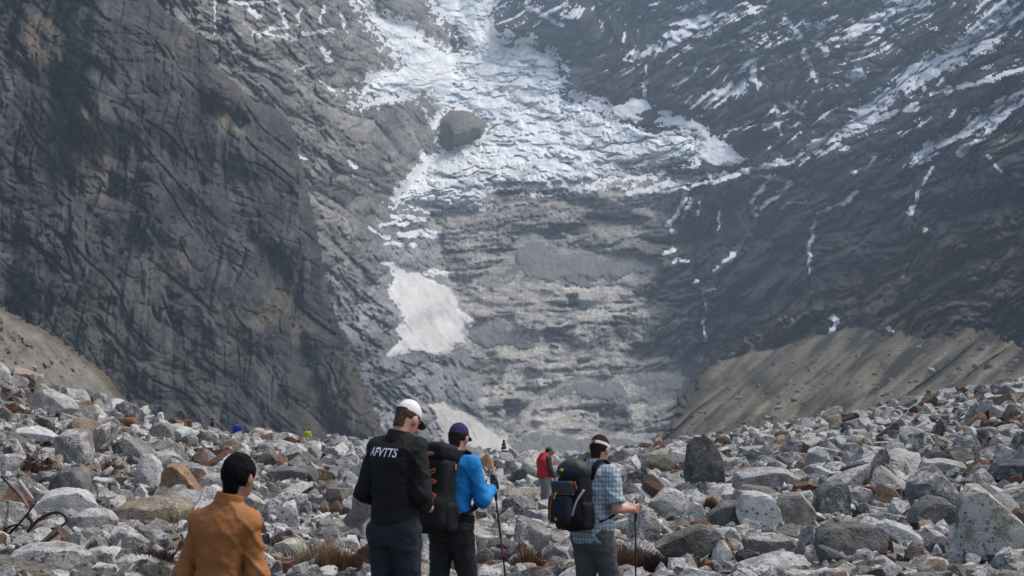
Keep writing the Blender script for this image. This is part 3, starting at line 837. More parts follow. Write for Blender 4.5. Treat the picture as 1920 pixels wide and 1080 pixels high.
# ================================================================ ROCKS
def project(P):
    P = np.asarray(P, np.float64); x = P[..., 0]; y = P[..., 1]; z = P[..., 2] - CAMZ
    fwd = y * _cp + z * _sp; up = -y * _sp + z * _cp
    return 960 + FPX * x / fwd, 540 - FPX * up / fwd, fwd

def ico(sub):
    bm = bmesh.new(); bmesh.ops.create_icosphere(bm, subdivisions=sub, radius=1)
    v = np.array([p.co[:] for p in bm.verts], np.float64); f = np.array([[q.index for q in fc.verts] for fc in bm.faces], np.int32)
    bm.free(); return v / np.linalg.norm(v, axis=1)[:, None], f
ICO = {s: ico(s) for s in (2, 3, 4)}

def rock_verts(dirs, planes, dist, soft=0.03):
    """radius along each direction to the cut of half spaces, edges slightly worn"""
    c = dirs @ planes.T
    r = np.where(c > 1e-3, dist[None, :] / np.maximum(c, 1e-3), 1e3)
    m = r.min(1, keepdims=True)
    k = soft * m
    return (m - k * np.log(np.exp(-(r - m) / k).sum(1, keepdims=True)))[:, 0]

def random_rock(seed, sub, nplanes=15, rough=0.035):
    rs = np.random.RandomState(seed)
    n = rs.normal(size=(nplanes, 3)); n /= np.linalg.norm(n, axis=1)[:, None]
    n = np.concatenate([n, [[0, 0, 1], [0, 0, -1], [1, 0, 0], [-1, 0, 0], [0, 1, 0], [0, -1, 0]]])
    n[-6:] += rs.normal(size=(6, 3)) * 0.32; n /= np.linalg.norm(n, axis=1)[:, None]
    d = np.concatenate([rs.uniform(.55, 1.0, nplanes), rs.uniform(.66, 1.0, 6)])
    dirs, f = ICO[sub]
    r = rock_verts(dirs, n, d, 0.009)
    v = dirs * r[:, None]
    o = rs.rand(3) * 50
    nn = fbm(v[:, 0] * 1.6 + o[0], v[:, 1] * 1.6 + o[1], v[:, 2] * 1.6 + o[2], 4, .55)
    v = v * (1 + rough * 1.6 * nn)[:, None]
    v /= np.abs(v).max(0)[None, :]
    return v, f

def hero_rock(poly_px, seed, thick=None, rough=0.03, lean=0.0):
    """rock whose outline towards the path follows the given outline; real size from its distance"""
    rs = np.random.RandomState(seed)
    P = np.array(poly_px, np.float64)
    base = P[:, 1].max(); cx = P[:, 0].mean()
    D = ground_hit(cx, min(base, 1062.0))
    W = (P[:, 0].max() - P[:, 0].min()) / FPX * D
    H = (P[:, 1].max() - P[:, 1].min()) / FPX * D
    T = thick * W if thick else max(0.55 * W, 0.75 * min(W, H)) * rs.uniform(.85, 1.15)
    Dc = D + T * 0.35
    W3 = at(P[:, 0], P[:, 1], Dc)
    c3 = W3.mean(0); c3[2] = 0.5 * (W3[:, 2].max() + W3[:, 2].min())
    q = (W3 - c3)[:, [0, 2]]
    # convex outline, anticlockwise
    pts = sorted(map(tuple, q.tolist()))
    def half(ps):
        h = []
        for p in ps:
            while len(h) > 1 and (h[-1][0]-h[-2][0])*(p[1]-h[-2][1]) - (h[-1][1]-h[-2][1])*(p[0]-h[-2][0]) <= 0: h.pop()
            h.append(p)
        return h
    hull = half(pts)[:-1] + half(pts[::-1])[:-1]
    hull = np.array(hull)
    n, d = [], []
    for i in range(len(hull)):
        a, b = hull[i], hull[(i + 1) % len(hull)]
        e = b - a
        nn = np.array([e[1], -e[0]]); nn /= np.linalg.norm(nn) + 1e-9
        ty = rs.uniform(-.3, .3) - 0.05
        if nn[1] > 0.5: ty = rs.uniform(-.42, -.12)          # upper faces lean to the viewer: lit tops show
        v = np.array([nn[0], ty, nn[1]]); L = np.linalg.norm(v)
        n.append(v / L); d.append(max(nn @ a, 0.05 * W) / L)
    for k in range(3):
        v = np.array([rs.uniform(-.55, .55), -1, rs.uniform(-.25, .45)]); v /= np.linalg.norm(v)
        n.append(v); d.append(T * rs.uniform(.36, .5))
    for k in range(3):
        v = np.array([rs.uniform(-.6, .6), 1, rs.uniform(-.1, .6)]); v /= np.linalg.norm(v)
        n.append(v); d.append(T * rs.uniform(.4, .55))
    for k in range(4):
        v = rs.normal(size=3); v /= np.linalg.norm(v)
        d.append(0.5 * (abs(v[0]) * W + abs(v[1]) * T + abs(v[2]) * H) * rs.uniform(.8, .95)); n.append(v)
    sub = 4 if max(W, H) / D * FPX > 42 else 3
    dirs, f = ICO[sub]
    dirs = dirs * np.array([W, T, H]); dirs = dirs / np.linalg.norm(dirs, axis=1)[:, None]
    r = rock_verts(dirs, np.array(n), np.array(d), 0.009)
    v = dirs * r[:, None]
    s = max(W, H); o = rs.rand(3) * 50
    g = fbm(v[:, 0] / s * 2.4 + o[0], v[:, 1] / s * 2.4 + o[1], v[:, 2] / s * 2.4 + o[2], 5, .58)
    v = v * (1 + rough * 1.5 * g)[:, None]
    return v, f, c3, D, (W, T, H)

def mat_boulder():
    t = NT('lichen_rock')
    p = t.pos()
    oi = t.n('ShaderNodeObjectInfo')
    seedv = t.n('ShaderNodeCombineXYZ')
    for i in range(3): t.put(seedv.inputs[i], t.math('MULTIPLY', oi.outputs['Random'], 37.0 + 11 * i))
    pv = t.n('ShaderNodeVectorMath', operation='ADD'); t.put(pv.inputs[0], p); t.put(pv.inputs[1], seedv.outputs[0])
    q = pv.outputs[0]
    tint = t.attr('tint', 'INSTANCER', 'Color')
    lich = t.attr('lichen', 'INSTANCER', 'Fac')
    n1 = t.noise(q, 1.3, 6, 0.65); n2 = t.noise(q, 5.5, 6, 0.72); n3 = t.noise(q, 26.0, 3, 0.6); n4 = t.noise(q, 3.2, 5, 0.7)
    c = t.mix(1.0, tint, t.ramp(n1, [(0.28, 0.55), (0.72, 1.3)]), 'MULTIPLY')
    c = t.mix(1.0, c, t.ramp(n2, [(0.28, 0.5), (0.72, 1.35)]), 'MULTIPLY')
    # pale lichen crust
    l = t.math('ADD', t.math('MULTIPLY', n4, 0.75), t.math('MULTIPLY', n3, 0.35))
    l = t.math('SUBTRACT', l, t.math('SUBTRACT', 0.78, t.math('MULTIPLY', lich, 0.36)))
    lm = t.ramp(l, [(0.0, 0.0), (0.07, 1.0)])
    c = t.mix(t.math('MULTIPLY', lm, 0.8), c, t.mix(n1, (.44, .44, .42), (.68, .67, .64)))
    # black lichen specks
    v = t.voro(q, 8.0)
    sp = t.math('ADD', v.outputs[0], t.math('MULTIPLY', n2, 0.55))
    dm = t.math('MULTIPLY', t.ramp(sp, [(0.44, 1.0), (0.56, 0.0)]), t.ramp(n4, [(0.40, 0.0), (0.56, 0.8)]))
    c = t.mix(dm, c, (.045, .045, .045))
    # rust stains
    rm = t.ramp(t.noise(q, 0.9, 4, 0.6), [(0.60, 0.0), (0.72, 0.55)])
    c = t.mix(rm, c, (.17, .10, .055))
    h = t.math('ADD', t.math('MULTIPLY', n4, 1.2), t.math('ADD', n2, t.math('MULTIPLY', n3, 0.4)))
    t.bump(h, 0.95, 0.09)
    return t.set(c, 0.95, 0.2)
M_BOULDER = mat_boulder()

GREY = (.255, .248, .235); PALE = (.40, .393, .372); DARK = (.12, .123, .125); WHITE = (.58, .58, .57)
RUST = (.20, .105, .065); TAN = (.28, .235, .175); ORANGE = (.36, .235, .15); BROWN_R = (.13, .085, .06); OLIVE = (.17, .165, .13)
HERO = [  # outline in photo pixels, tint, lichen, label, short reference
 ([(44,757),(62,738),(85,729),(103,738),(118,755),(133,756),(139,765),(128,778),(105,782),(80,772),(58,772)], PALE, .5, 'large pale grey boulder high on the left slope below the tan bank', 'the large pale boulder high on the left'),
 ([(115,757),(116,722),(119,719),(126,730),(127,757)], GREY, .3, 'thin upright stone slab standing behind the large pale boulder at upper left', None),
 ([(98,850),(100,828),(115,812),(140,806),(160,812),(170,830),(172,855),(168,872),(140,880),(108,872)], GREY, .7, 'big blunt grey boulder with a shaded mossy lower face left of the white stone', 'the big blunt grey boulder on the left'),
 ([(205,855),(212,832),(232,817),(252,824),(275,845),(288,858),(270,868),(230,868)], GREY, .5, 'sloping grey boulder just behind the bright white stone', None),
 ([(247,915),(258,870),(268,852),(285,850),(299,870),(301,905),(292,921),(275,912),(262,905)], WHITE, .9, 'bright white stone standing against the orange boulder', 'the bright white stone'),
 ([(300,935),(302,888),(315,872),(335,872),(350,882),(365,910),(378,928),(365,938),(330,940)], ORANGE, .05, 'orange tan boulder left of the man in the orange jacket', 'the orange tan boulder'),
 ([(250,935),(255,916),(266,911),(276,924),(272,935)], WHITE, .8, 'small white rock tucked under the bright white stone', None),
 ([(220,788),(235,783),(252,784),(261,796),(255,802),(240,800)], RUST, .1, 'flat rust brown rock on the upper left slope', 'the flat rust brown rock'),
 ([(278,812),(288,797),(303,792),(316,797),(326,812),(325,828),(300,830),(280,824)], GREY, .4, 'rounded grey boulder on the skyline under the cliff, left of the far walkers', 'the rounded skyline boulder'),
 ([(19,822),(28,806),(55,803),(90,810),(104,818),(98,826),(60,826),(25,828)], WHITE, .6, 'long low whitish rock above the brown shrubs at far left', 'the long whitish rock'),
 ([(40,800),(45,788),(55,783),(63,792),(60,802)], (.42,.36,.32), .4, 'small pinkish white rock above the long whitish rock', None),
 ([(63,800),(65,785),(80,781),(98,785),(102,797),(90,803)], GREY, .4, 'squat grey rock under the large pale boulder at upper left', None),
 ([(-14,788),(-8,768),(8,762),(22,772),(20,788)], GREY, .3, 'round grey rock at the left picture edge beneath the crest', None),
 ([(-12,880),(-10,858),(10,852),(40,854),(45,860),(34,876),(15,888)], PALE, .8, 'pale wedge of rock at the left picture edge beside the dark shrub', None),
 ([(88,925),(95,900),(115,882),(140,879),(158,893),(168,912),(168,930),(120,935)], (.16,.165,.165), .25, 'smooth grey dome shaped boulder below the big blunt one on the left', 'the smooth grey dome boulder'),
 ([(58,965),(70,940),(95,925),(130,917),(165,918),(178,932),(184,952),(170,970),(110,978)], WHITE, .95, 'broad whitish speckled boulder behind the dark looped branches', 'the broad whitish boulder'),
 ([(125,990),(132,968),(160,958),(205,962),(215,975),(200,1000),(150,1005)], PALE, .7, 'pale rough block below the broad whitish boulder', None),
 ([(20,1040),(60,1025),(100,1021),(140,1028),(160,1042),(150,1062),(90,1070),(30,1070)], PALE, .6, 'flat pale slab below the dark looped branches', 'the flat pale slab at lower left'),
 ([(154,1050),(165,1034),(190,1024),(212,1035),(216,1060),(195,1072),(160,1070)], GREY, .8, 'angular mottled block at the bottom beside the flat pale slab', None),
 ([(-40,1088),(-20,1060),(60,1056),(130,1062),(160,1080),(150,1100),(0,1100)], GREY, .5, 'wide grey slab in the lower left corner', None),
 ([(204,1015),(210,994),(230,988),(255,1000),(276,1018),(268,1038),(235,1040)], GREY, .7, 'lumpy grey rock between the flat slab and the orange jacket', None),
 ([(200,1085),(215,1052),(245,1040),(285,1050),(325,1070),(335,1095),(230,1100)], PALE, .8, 'pale rock with black stains at the bottom left of the orange jacket', None),
 ([(200,985),(215,955),(260,943),(330,940),(350,955),(345,980),(260,990)], TAN, .4, 'long tan topped rock left of the orange jacket', 'the long tan topped rock'),
 ([(334,836),(345,818),(362,811),(372,825),(368,840)], GREY, .5, 'grey wedge rock on the skyline below the far person in black', None),
 ([(371,832),(374,812),(395,807),(411,815),(408,832),(390,838)], PALE, .5, 'pale block on the skyline left of the far walker in blue', None),
 ([(405,846),(420,828),(440,821),(452,832),(448,846)], TAN, .3, 'tan rock just below the far walker in blue', None),
 ([(484,875),(487,852),(505,845),(520,852),(524,870),(512,883),(492,882)], (.19,.17,.145), .3, 'brownish grey boulder right of the black haired head', 'the brownish boulder beside the black hair'),
 ([(476,848),(484,832),(498,829),(514,842),(510,850)], GREY, .4, 'grey rock behind the brownish boulder right of the black haired head', None),
 ([(498,890),(510,880),(545,876),(578,885),(575,900),(550,908),(515,905)], (.17,.175,.17), .4, 'flat layered grey slab right of the black haired head', 'the flat layered slab'),
 ([(515,1000),(520,965),(530,945),(548,940),(556,952),(562,985),(555,1005),(530,1008)], PALE, .8, 'tall pale block just right of the orange jacket', 'the tall pale block by the orange jacket'),
 ([(495,985),(497,945),(510,934),(526,940),(520,970),(510,990)], GREY, .7, 'mottled grey block touching the orange jacket on its right', None),
 ([(537,935),(560,927),(577,926),(574,948),(560,955),(552,940)], PALE, .6, 'white topped wedge behind the tall pale block', None),
 ([(578,950),(580,930),(588,924),(596,932),(595,952)], GREY, .6, 'narrow upright grey stone between the two men on the left', None),
 ([(505,1040),(515,1020),(540,1011),(560,1013),(577,1030),(570,1048),(530,1052)], (.40,.39,.31), .4, 'yellowish pale boulder left of the dry grass tuft', 'the yellowish pale boulder'),
 ([(600,963),(601,945),(608,936),(615,945),(617,963)], ORANGE, .05, 'small orange brown stone left of the man in black', None),
 ([(616,965),(622,945),(632,938),(641,950),(640,968)], BROWN_R, .1, 'dark brown domed stone beside the black sweatshirt', None),
 ([(580,1060),(592,1040),(625,1028),(650,1040),(652,1062),(600,1068)], PALE, .6, 'pale flat rock behind the dry grass tuft beside the man in black', None),
 ([(963,1030),(966,985),(972,970),(1000,982),(1033,1002),(1020,1030),(995,1045)], GREY, .5, 'sharp topped wedge boulder left of the plaid shirted man', 'the sharp topped wedge boulder'),
 ([(942,965),(944,935),(962,927),(980,945),(984,962),(965,972)], (.15,.145,.14), .5, 'dark boulder with a white cap behind the trekking pole of the blue walker', None),
 ([(956,900),(968,882),(985,875),(1003,885),(1007,905),(990,912)], (.13,.135,.13), .3, 'dark grey dome boulder left of the man in the red vest', 'the dark dome boulder'),
 ([(1005,1080),(1015,1040),(1038,1018),(1062,1028),(1070,1050),(1065,1085)], GREY, .7, 'blunt grey boulder at the bottom left of the plaid man\'s legs', None),
 ([(890,1055),(897,1035),(912,1027),(927,1040),(925,1058)], OLIVE, .2, 'small olive grey dome stone right of the blue walker\'s legs', None),
 ([(893,1082),(900,1062),(922,1049),(937,1060),(934,1085)], RUST, .2, 'reddish brown wedge stone at the bottom right of the blue walker', None),
 ([(899,880),(902,858),(915,850),(925,866),(926,884),(912,890)], ORANGE, .05, 'small ochre stone right of the blue shirted shoulder', None),
 ([(1291,925),(1291,832),(1300,818),(1322,815),(1338,828),(1355,860),(1360,900),(1352,925),(1325,935)], (.12,.125,.12), .45, 'tall dark standing boulder rising above the skyline right of the plaid man', 'the tall dark standing boulder'),
 ([(1180,1020),(1182,960),(1200,945),(1225,955),(1240,985),(1235,1015),(1210,1030)], GREY, .75, 'large grey boulder directly behind the plaid man\'s hand and pole', 'the boulder behind the hand and pole'),
 ([(1215,1075),(1180,1070),(1178,1030),(1200,1018),(1235,1030),(1245,1060)], GREY, .6, 'grey boulder at the bottom just right of the pole', None),
 ([(1220,940),(1245,918),(1265,917),(1290,930),(1298,945),(1270,970),(1248,980),(1235,965)], PALE, .75, 'pale speckled boulder left of the foot of the tall dark standing boulder', 'the pale speckled boulder'),
 ([(1280,990),(1285,965),(1300,940),(1315,945),(1322,965),(1318,985),(1295,993)], PALE, .6, 'pale leaning oval rock below the tall dark standing boulder', None),
 ([(1379,955),(1392,925),(1425,922),(1445,930),(1462,955),(1469,980),(1461,1010),(1448,1003),(1405,1000),(1385,980)], WHITE, .8, 'white boulder tapering to a point at its lower right corner', 'the white pointed boulder'),
 ([(1452,945),(1470,928),(1500,924),(1520,945),(1529,958),(1520,985),(1518,1002),(1490,1005),(1470,990)], (.30,.29,.25), .5, 'tan grey boulder just right of the white pointed one', None),
 ([(1220,1040),(1262,1005),(1310,986),(1345,992),(1357,1010),(1330,1035),(1290,1055),(1235,1060)], (.17,.165,.15), .4, 'tilted olive grey slab below the pale speckled boulder', 'the tilted olive slab'),
 ([(1334,1050),(1345,1025),(1355,1013),(1368,1028),(1373,1045),(1362,1066),(1345,1066)], PALE, .7, 'small pointed pale cone of rock below the white pointed boulder', None),
 ([(1325,965),(1350,945),(1375,940),(1384,960),(1380,1000),(1340,1005)], (.16,.16,.155), .5, 'grey rock wedged to the left of the white pointed boulder', None),
 ([(1317,955),(1322,936),(1337,930),(1349,944),(1345,958)], RUST, .05, 'small red brown rock at the foot of the tall dark standing boulder', None),
 ([(1392,1010),(1400,1003),(1460,1012),(1482,1007),(1497,1025),(1490,1043),(1425,1046),(1400,1035)], GREY, .6, 'long grey slab directly below the white pointed boulder', None),
 ([(1375,1085),(1385,1058),(1440,1045),(1510,1052),(1530,1075),(1525,1100),(1390,1100)], PALE, .7, 'flat pale slab at the bottom edge below the long grey slab', None),
 ([(1377,915),(1385,890),(1420,880),(1470,880),(1500,895),(1490,915),(1440,925),(1400,925)], PALE, .6, 'long whitish boulder behind the white pointed one', 'the long whitish boulder on the right'),
 ([(1483,930),(1490,910),(1510,904),(1535,912),(1537,930)], RUST, .05, 'flat reddish rock between the tan grey boulder and the long whitish one', None),
 ([(1526,965),(1528,920),(1545,905),(1580,902),(1592,925),(1595,960),(1570,978),(1540,978)], (.15,.155,.15), .5, 'square shouldered dark grey boulder right of the tan grey one', 'the square shouldered dark boulder'),
 ([(1199,888),(1215,865),(1245,853),(1264,862),(1266,890),(1230,893)], OLIVE, .2, 'olive boulder with a rusty edge between the plaid man and the standing boulder', 'the olive boulder with the rusty edge'),
 ([(1336,836),(1346,820),(1362,817),(1373,832),(1365,838)], BROWN_R, .05, 'dark brown rock on the skyline right of the standing boulder\'s top', None),
 ([(1508,870),(1515,845),(1535,836),(1552,848),(1560,870),(1545,880),(1520,878)], WHITE, .5, 'whitish layered block on the slope above the square shouldered boulder', 'the whitish layered block'),
 ([(1588,950),(1592,920),(1610,912),(1632,918),(1637,945),(1620,956)], PALE, .7, 'pale block left of the brown boulder', None),
 ([(1634,945),(1640,925),(1655,908),(1675,915),(1692,935),(1698,950),(1660,953)], (.20,.145,.10), .05, 'brown peaked boulder among the grey ones at right', 'the brown peaked boulder'),
 ([(1701,945),(1706,905),(1725,890),(1755,878),(1778,900),(1798,925),(1790,955),(1740,960)], (.17,.17,.17), .6, 'tall grey peaked boulder behind the giant lichen boulder', 'the tall grey peaked boulder'),
 ([(1698,975),(1715,950),(1745,935),(1780,942),(1803,960),(1800,985),(1770,1000),(1725,998)], DARK, .4, 'dark rounded boulder left of the giant lichen boulder', 'the dark rounded boulder'),
 ([(1798,1040),(1800,985),(1806,935),(1825,915),(1850,920),(1885,950),(1912,975),(1925,1010),(1925,1045),(1880,1058),(1830,1058)], (.34,.335,.25), .75, 'giant pale boulder with yellow lichen at the right picture edge', 'the giant lichen boulder'),
 ([(1530,1000),(1545,985),(1600,982),(1655,988),(1666,1010),(1662,1040),(1600,1055),(1545,1050),(1530,1030)], (.18,.18,.17), .3, 'flat topped grey slab with a black shaded front at right', 'the flat topped slab'),
 ([(1642,985),(1660,977),(1700,990),(1725,1005),(1736,1022),(1720,1035),(1690,1030),(1675,1010)], WHITE, .7, 'white rock descending from the flat topped slab', None),
 ([(1597,1050),(1605,1032),(1625,1028),(1642,1040),(1638,1056),(1612,1060)], PALE, .6, 'round pale stone in front of the flat topped slab', None),
 ([(1626,1075),(1632,1050),(1655,1043),(1678,1058),(1680,1080)], (.40,.37,.31), .6, 'white topped tan stone at the bottom right of the round pale stone', None),
 ([(1747,1042),(1752,1025),(1757,1018),(1764,1030),(1766,1042)], WHITE, .4, 'little pointed white stone below the dark rounded boulder', None),
 ([(1695,1085),(1712,1060),(1740,1043),(1775,1050),(1785,1080),(1780,1100),(1710,1100)], GREY, .7, 'grey block at the bottom edge left of the giant lichen boulder', None),
 ([(1797,1085),(1803,1060),(1825,1054),(1845,1068),(1852,1090)], PALE, .6, 'pale stone at the bottom edge under the giant lichen boulder', None),
 ([(1860,895),(1875,872),(1920,864),(1960,870),(1960,905),(1890,908)], DARK, .4, 'dark layered boulder at the right edge above the giant lichen boulder', None),
 ([(1728,864),(1745,845),(1765,845),(1790,860),(1780,867)], DARK, .2, 'dark wedge of rock on the right slope above the tall grey peaked boulder', 'the dark wedge of rock'),
 ([(1720,885),(1730,864),(1770,862),(1812,872),(1805,890)], PALE, .5, 'flat pale rock just below the dark wedge on the right slope', None),
 ([(1820,915),(1828,885),(1845,879),(1865,898),(1868,915)], PALE, .6, 'pale blocky rock just behind the top of the giant lichen boulder', None),
]
hero_info = []
# what must stay in sight: x range, top, base in photo pixels and distance
SIGHT = [(1003, 1042, 838, 918, 45.0), (430, 462, 790, 822, 110.0), (562, 590, 806, 824, 125.0), (290, 312, 770, 792, 110.0), (386, 410, 786, 806, 110.0), (930, 960, 820, 851, ground_hit(945, 853)),
         (0, 130, 940, 1022, ground_hit(70, 1022) - .5)]
for (sx_, sb_, sw_, sh_) in [(598, 1085, 74, 62), (640, 1098, 80, 46), (1150, 1092, 66, 58), (1215, 1090, 60, 48), (988, 1078, 34, 52), (328, 990, 58, 44), (300, 1052, 60, 40), (66, 888, 62, 44),
                             (30, 776, 46, 24), (208, 892, 40, 34), (84, 836, 34, 26), (1270, 890, 26, 34), (608, 912, 20, 34)]:
    SIGHT.append((sx_ - sw_ / 2, sx_ + sw_ / 2, sb_ - sh_, min(sb_, 1070), ground_hit(sx_, min(sb_, 1066))))
def hides(x, y, z, sx, sz, fr=.22):
    """True where a stone would stand in front of something that the photograph shows"""
    px, py, f = project(np.stack([x, y, z], -1)); r = sx / f * FPX; top = py - sz / f * FPX
    bad = np.zeros(np.shape(x), bool)
    for (a, b, t0, b0, D) in SIGHT:
        bad |= (px + r > a + .12 * (b - a)) & (px - r < b - .12 * (b - a)) & (top < b0 - fr * (b0 - t0)) & (py + r > t0) & (y < D + .4)
    return bad
for i, (poly, tint, lich, lab, ref) in enumerate(HERO):
    v, f, c, D, dims = hero_rock(poly, 300 + i)
    me = np_mesh('boulder', v, f, True); me.set_sharp_from_angle(angle=math.radians(22))
    o = link('boulder', me, M_BOULDER)
    o.location = c
    o['tint'] = tint; o['lichen'] = lich
    tag(o, lab, 'boulder', 'boulders strewn over the valley floor')
    P = np.array(poly)
    hero_info.append((P[:, 0].mean(), P[:, 1].mean(), c, dims, ref))
    SIGHT.append((P[:, 0].min(), P[:, 0].max(), P[:, 1].min(), min(P[:, 1].max(), 1066.0), c[1]))

# ---- shared stone shapes
PROTO = []
for k in range(14):
    v, f = random_rock(900 + k, 4 if k < 10 else 3, nplanes=4 + k % 6)
    me = np_mesh('stone_shape', v, f, True); me.set_sharp_from_angle(angle=math.radians(24)); me.materials.append(M_BOULDER); PROTO.append(me)
PROTO_FAR = []
for k in range(10):
    v, f = random_rock(960 + k, 3, nplanes=3 + k % 6)
    me = np_mesh('stone_shape', v, f, True); me.set_sharp_from_angle(angle=math.radians(24)); me.materials.append(M_BOULDER); PROTO_FAR.append(me)

TINTS = [GREY, PALE, (.32, .312, .295), (.19, .187, .18), DARK, (.46, .445, .42), (.29, .262, .225), (.26, .24, .22), RUST, TAN, BROWN_R, (.30, .24, .19), WHITE, (.27, .22, .20)]
TPROB = np.array([15, 16, 15, 10, 5, 11, 9, 8, 3.6, 4.4, 3.4, 2.4, 5, 3.5]); TPROB = TPROB / TPROB.sum()
TNAME = ['grey', 'pale grey', 'light grey', 'dull grey', 'dark grey', 'off white', 'greyish tan', 'mid grey', 'rust brown', 'tan', 'dark brown', 'orange tan', 'whitish', 'pinkish grey']

rs = np.random.RandomState(42)
PEOPLE_XY = [(q[0], q[1]) for q in STAND]
taken = [(c[0], c[1], 0.5 * max(d[0], d[1])) for (_, _, c, d, _) in hero_info]
def free(x, y, r, k=0.62):
    for (a, b, q) in taken:
        if (a - x) ** 2 + (b - y) ** 2 < (k * (r + q)) ** 2: return False
    return True
singles = []
def size_field(x, y):
    px = 960 + x / y * FPX
    big = np.interp(px, [0, 250, 500, 900, 1150, 1400, 1900], [1.15, 1.05, .85, .75, .95, .9, .95])
    if px > 1330 and y > 42: big *= .55
    if y > 70: big *= .8
    return big
tries = 0
while len(singles) < 222 and tries < 60000:
    tries += 1
    y = 15.5 + 84 * rs.rand() ** 1.6
    t = rs.uniform(-.43, .43); x = t * y
    px = 960 + t * FPX
    if y > np.interp(px, *CREST_Y) + 1: continue
    big = size_field(x, y)
    s = big * rs.uniform(.7, 1.6) * np.interp(y, [15, 30, 60, 100], [.72, 1.1, 1.35, 1.6])
    if not free(x, y, s * .5): continue
    sx, sy, sz = s * rs.uniform(.42, .62), s * rs.uniform(.36, .58), s * rs.uniform(.30, .60)
    if hides(np.array([x]), np.array([y]), ground_z(np.array([x]), np.array([y])) + sz * .42, sx, sz)[0]: continue
    taken.append((x, y, s * .5))
    singles.append((x, y, sx, sy, sz, rs.randint(14), rs.choice(len(TINTS), p=TPROB), rs.rand()))

refs = [(h[0], h[1], h[4]) for h in hero_info if h[4]]
rank = {}
ORD = ['first', 'second', 'third', 'fourth', 'fifth', 'sixth', 'seventh', 'eighth', 'ninth', 'tenth', 'eleventh', 'twelfth']
rows = []
for (x, y, sx, sy, sz, pk, tk, r01) in singles:
    z = float(ground_z(x, y)) + sz * 0.42
    px, py, _ = project((x, y, z))
    j = min(range(len(refs)), key=lambda q: (refs[q][0] - px) ** 2 + (1.4 * (refs[q][1] - py)) ** 2)
    dx, dy = px - refs[j][0], py - refs[j][1]
    side = ('left of' if dx < 0 else 'right of') if abs(dx) > 1.6 * abs(dy) else ('beyond' if dy < 0 else 'in front of')
    rows.append((math.hypot(dx, dy), j, side, tk, x, y, z, sx, sy, sz, pk, r01))
rows.sort(key=lambda r: r[0])
for (dd, j, side, tk, x, y, z, sx, sy, sz, pk, r01) in rows:
    shape = 'flat' if sz < .62 * sx else ('upright' if sz > .98 * sx else ('long' if sy > 1.25 * sx or sx > 1.45 * sy else 'angular'))
    key = (j, side, TNAME[tk], shape); k = rank.get(key, 0); rank[key] = k + 1
    lab = (ORD[min(k, 11)] + ' ' if k else '') + '%s %s rock %s %s' % (shape, TNAME[tk], side, refs[j][2])
    o = link('boulder', PROTO[pk])
    o.location = (x, y, z)
    o.scale = (sx, sy, sz)
    o.rotation_euler = (rs.uniform(-.35, .35), rs.uniform(-.35, .35), rs.uniform(0, 6.28))
    o['tint'] = tuple(float(c) for c in np.array(TINTS[tk]) * rs.uniform(.8, 1.2)); o['lichen'] = float(r01 * .9 if tk not in (8, 9, 10, 11) else r01 * .15)
    tag(o, lab, 'boulder', 'boulders strewn over the valley floor')

# ---- the countless smaller stones: one object, stones set out on points
def rubble(name, label, pts, scl, rot, idx, tint, lich, protos):
    me = bpy.data.meshes.new(name)
    n = len(pts)
    me.vertices.add(n); me.vertices.foreach_set('co', np.asarray(pts, np.float32).ravel())
    def va(nm, a):
        q = me.attributes.new(nm, 'FLOAT_VECTOR', 'POINT'); q.data.foreach_set('vector', np.asarray(a, np.float32).ravel())
    va('scl', scl); va('rot', rot)
    q = me.attributes.new('tint', 'FLOAT_COLOR', 'POINT'); q.data.foreach_set('color', np.concatenate([tint, np.ones((n, 1))], 1).astype(np.float32).ravel())
    q = me.attributes.new('lichen', 'FLOAT', 'POINT'); q.data.foreach_set('value', np.asarray(lich, np.float32))
    q = me.attributes.new('pick', 'INT', 'POINT'); q.data.foreach_set('value', np.asarray(idx, np.int32))
    o = link(name, me)
    coll = bpy.data.collections.new(name + '_shapes')
    for m in protos:
        coll.objects.link(bpy.data.objects.new('stone', m))
    ng = bpy.data.node_groups.new(name, 'GeometryNodeTree')
    ng.interface.new_socket('Geometry', in_out='INPUT', socket_type='NodeSocketGeometry')
    ng.interface.new_socket('Geometry', in_out='OUTPUT', socket_type='NodeSocketGeometry')
    N = ng.nodes.new; Lk = ng.links.new
    gi = N('NodeGroupInput'); go = N('NodeGroupOutput')
    ci = N('GeometryNodeCollectionInfo'); ci.inputs['Collection'].default_value = coll
    ci.inputs['Separate Children'].default_value = True; ci.inputs['Reset Children'].default_value = True
    m2p = N('GeometryNodeMeshToPoints')
    ip = N('GeometryNodeInstanceOnPoints'); ip.inputs['Pick Instance'].default_value = True
    def na(nm, typ):
        k = N('GeometryNodeInputNamedAttribute'); k.data_type = typ; k.inputs['Name'].default_value = nm; return k.outputs['Attribute']
    Lk(gi.outputs[0], m2p.inputs['Mesh']); Lk(m2p.outputs[0], ip.inputs['Points']); Lk(ci.outputs[0], ip.inputs['Instance'])
    Lk(na('pick', 'INT'), ip.inputs['Instance Index'])
    er = N('FunctionNodeEulerToRotation'); Lk(na('rot', 'FLOAT_VECTOR'), er.inputs[0])
    Lk(er.outputs[0], ip.inputs['Rotation']); Lk(na('scl', 'FLOAT_VECTOR'), ip.inputs['Scale'])
    Lk(ip.outputs[0], go.inputs[0])
    mod = o.modifiers.new('stones', 'NODES'); mod.node_group = ng
    tag(o, label, 'stones', kind='stuff')
    return o

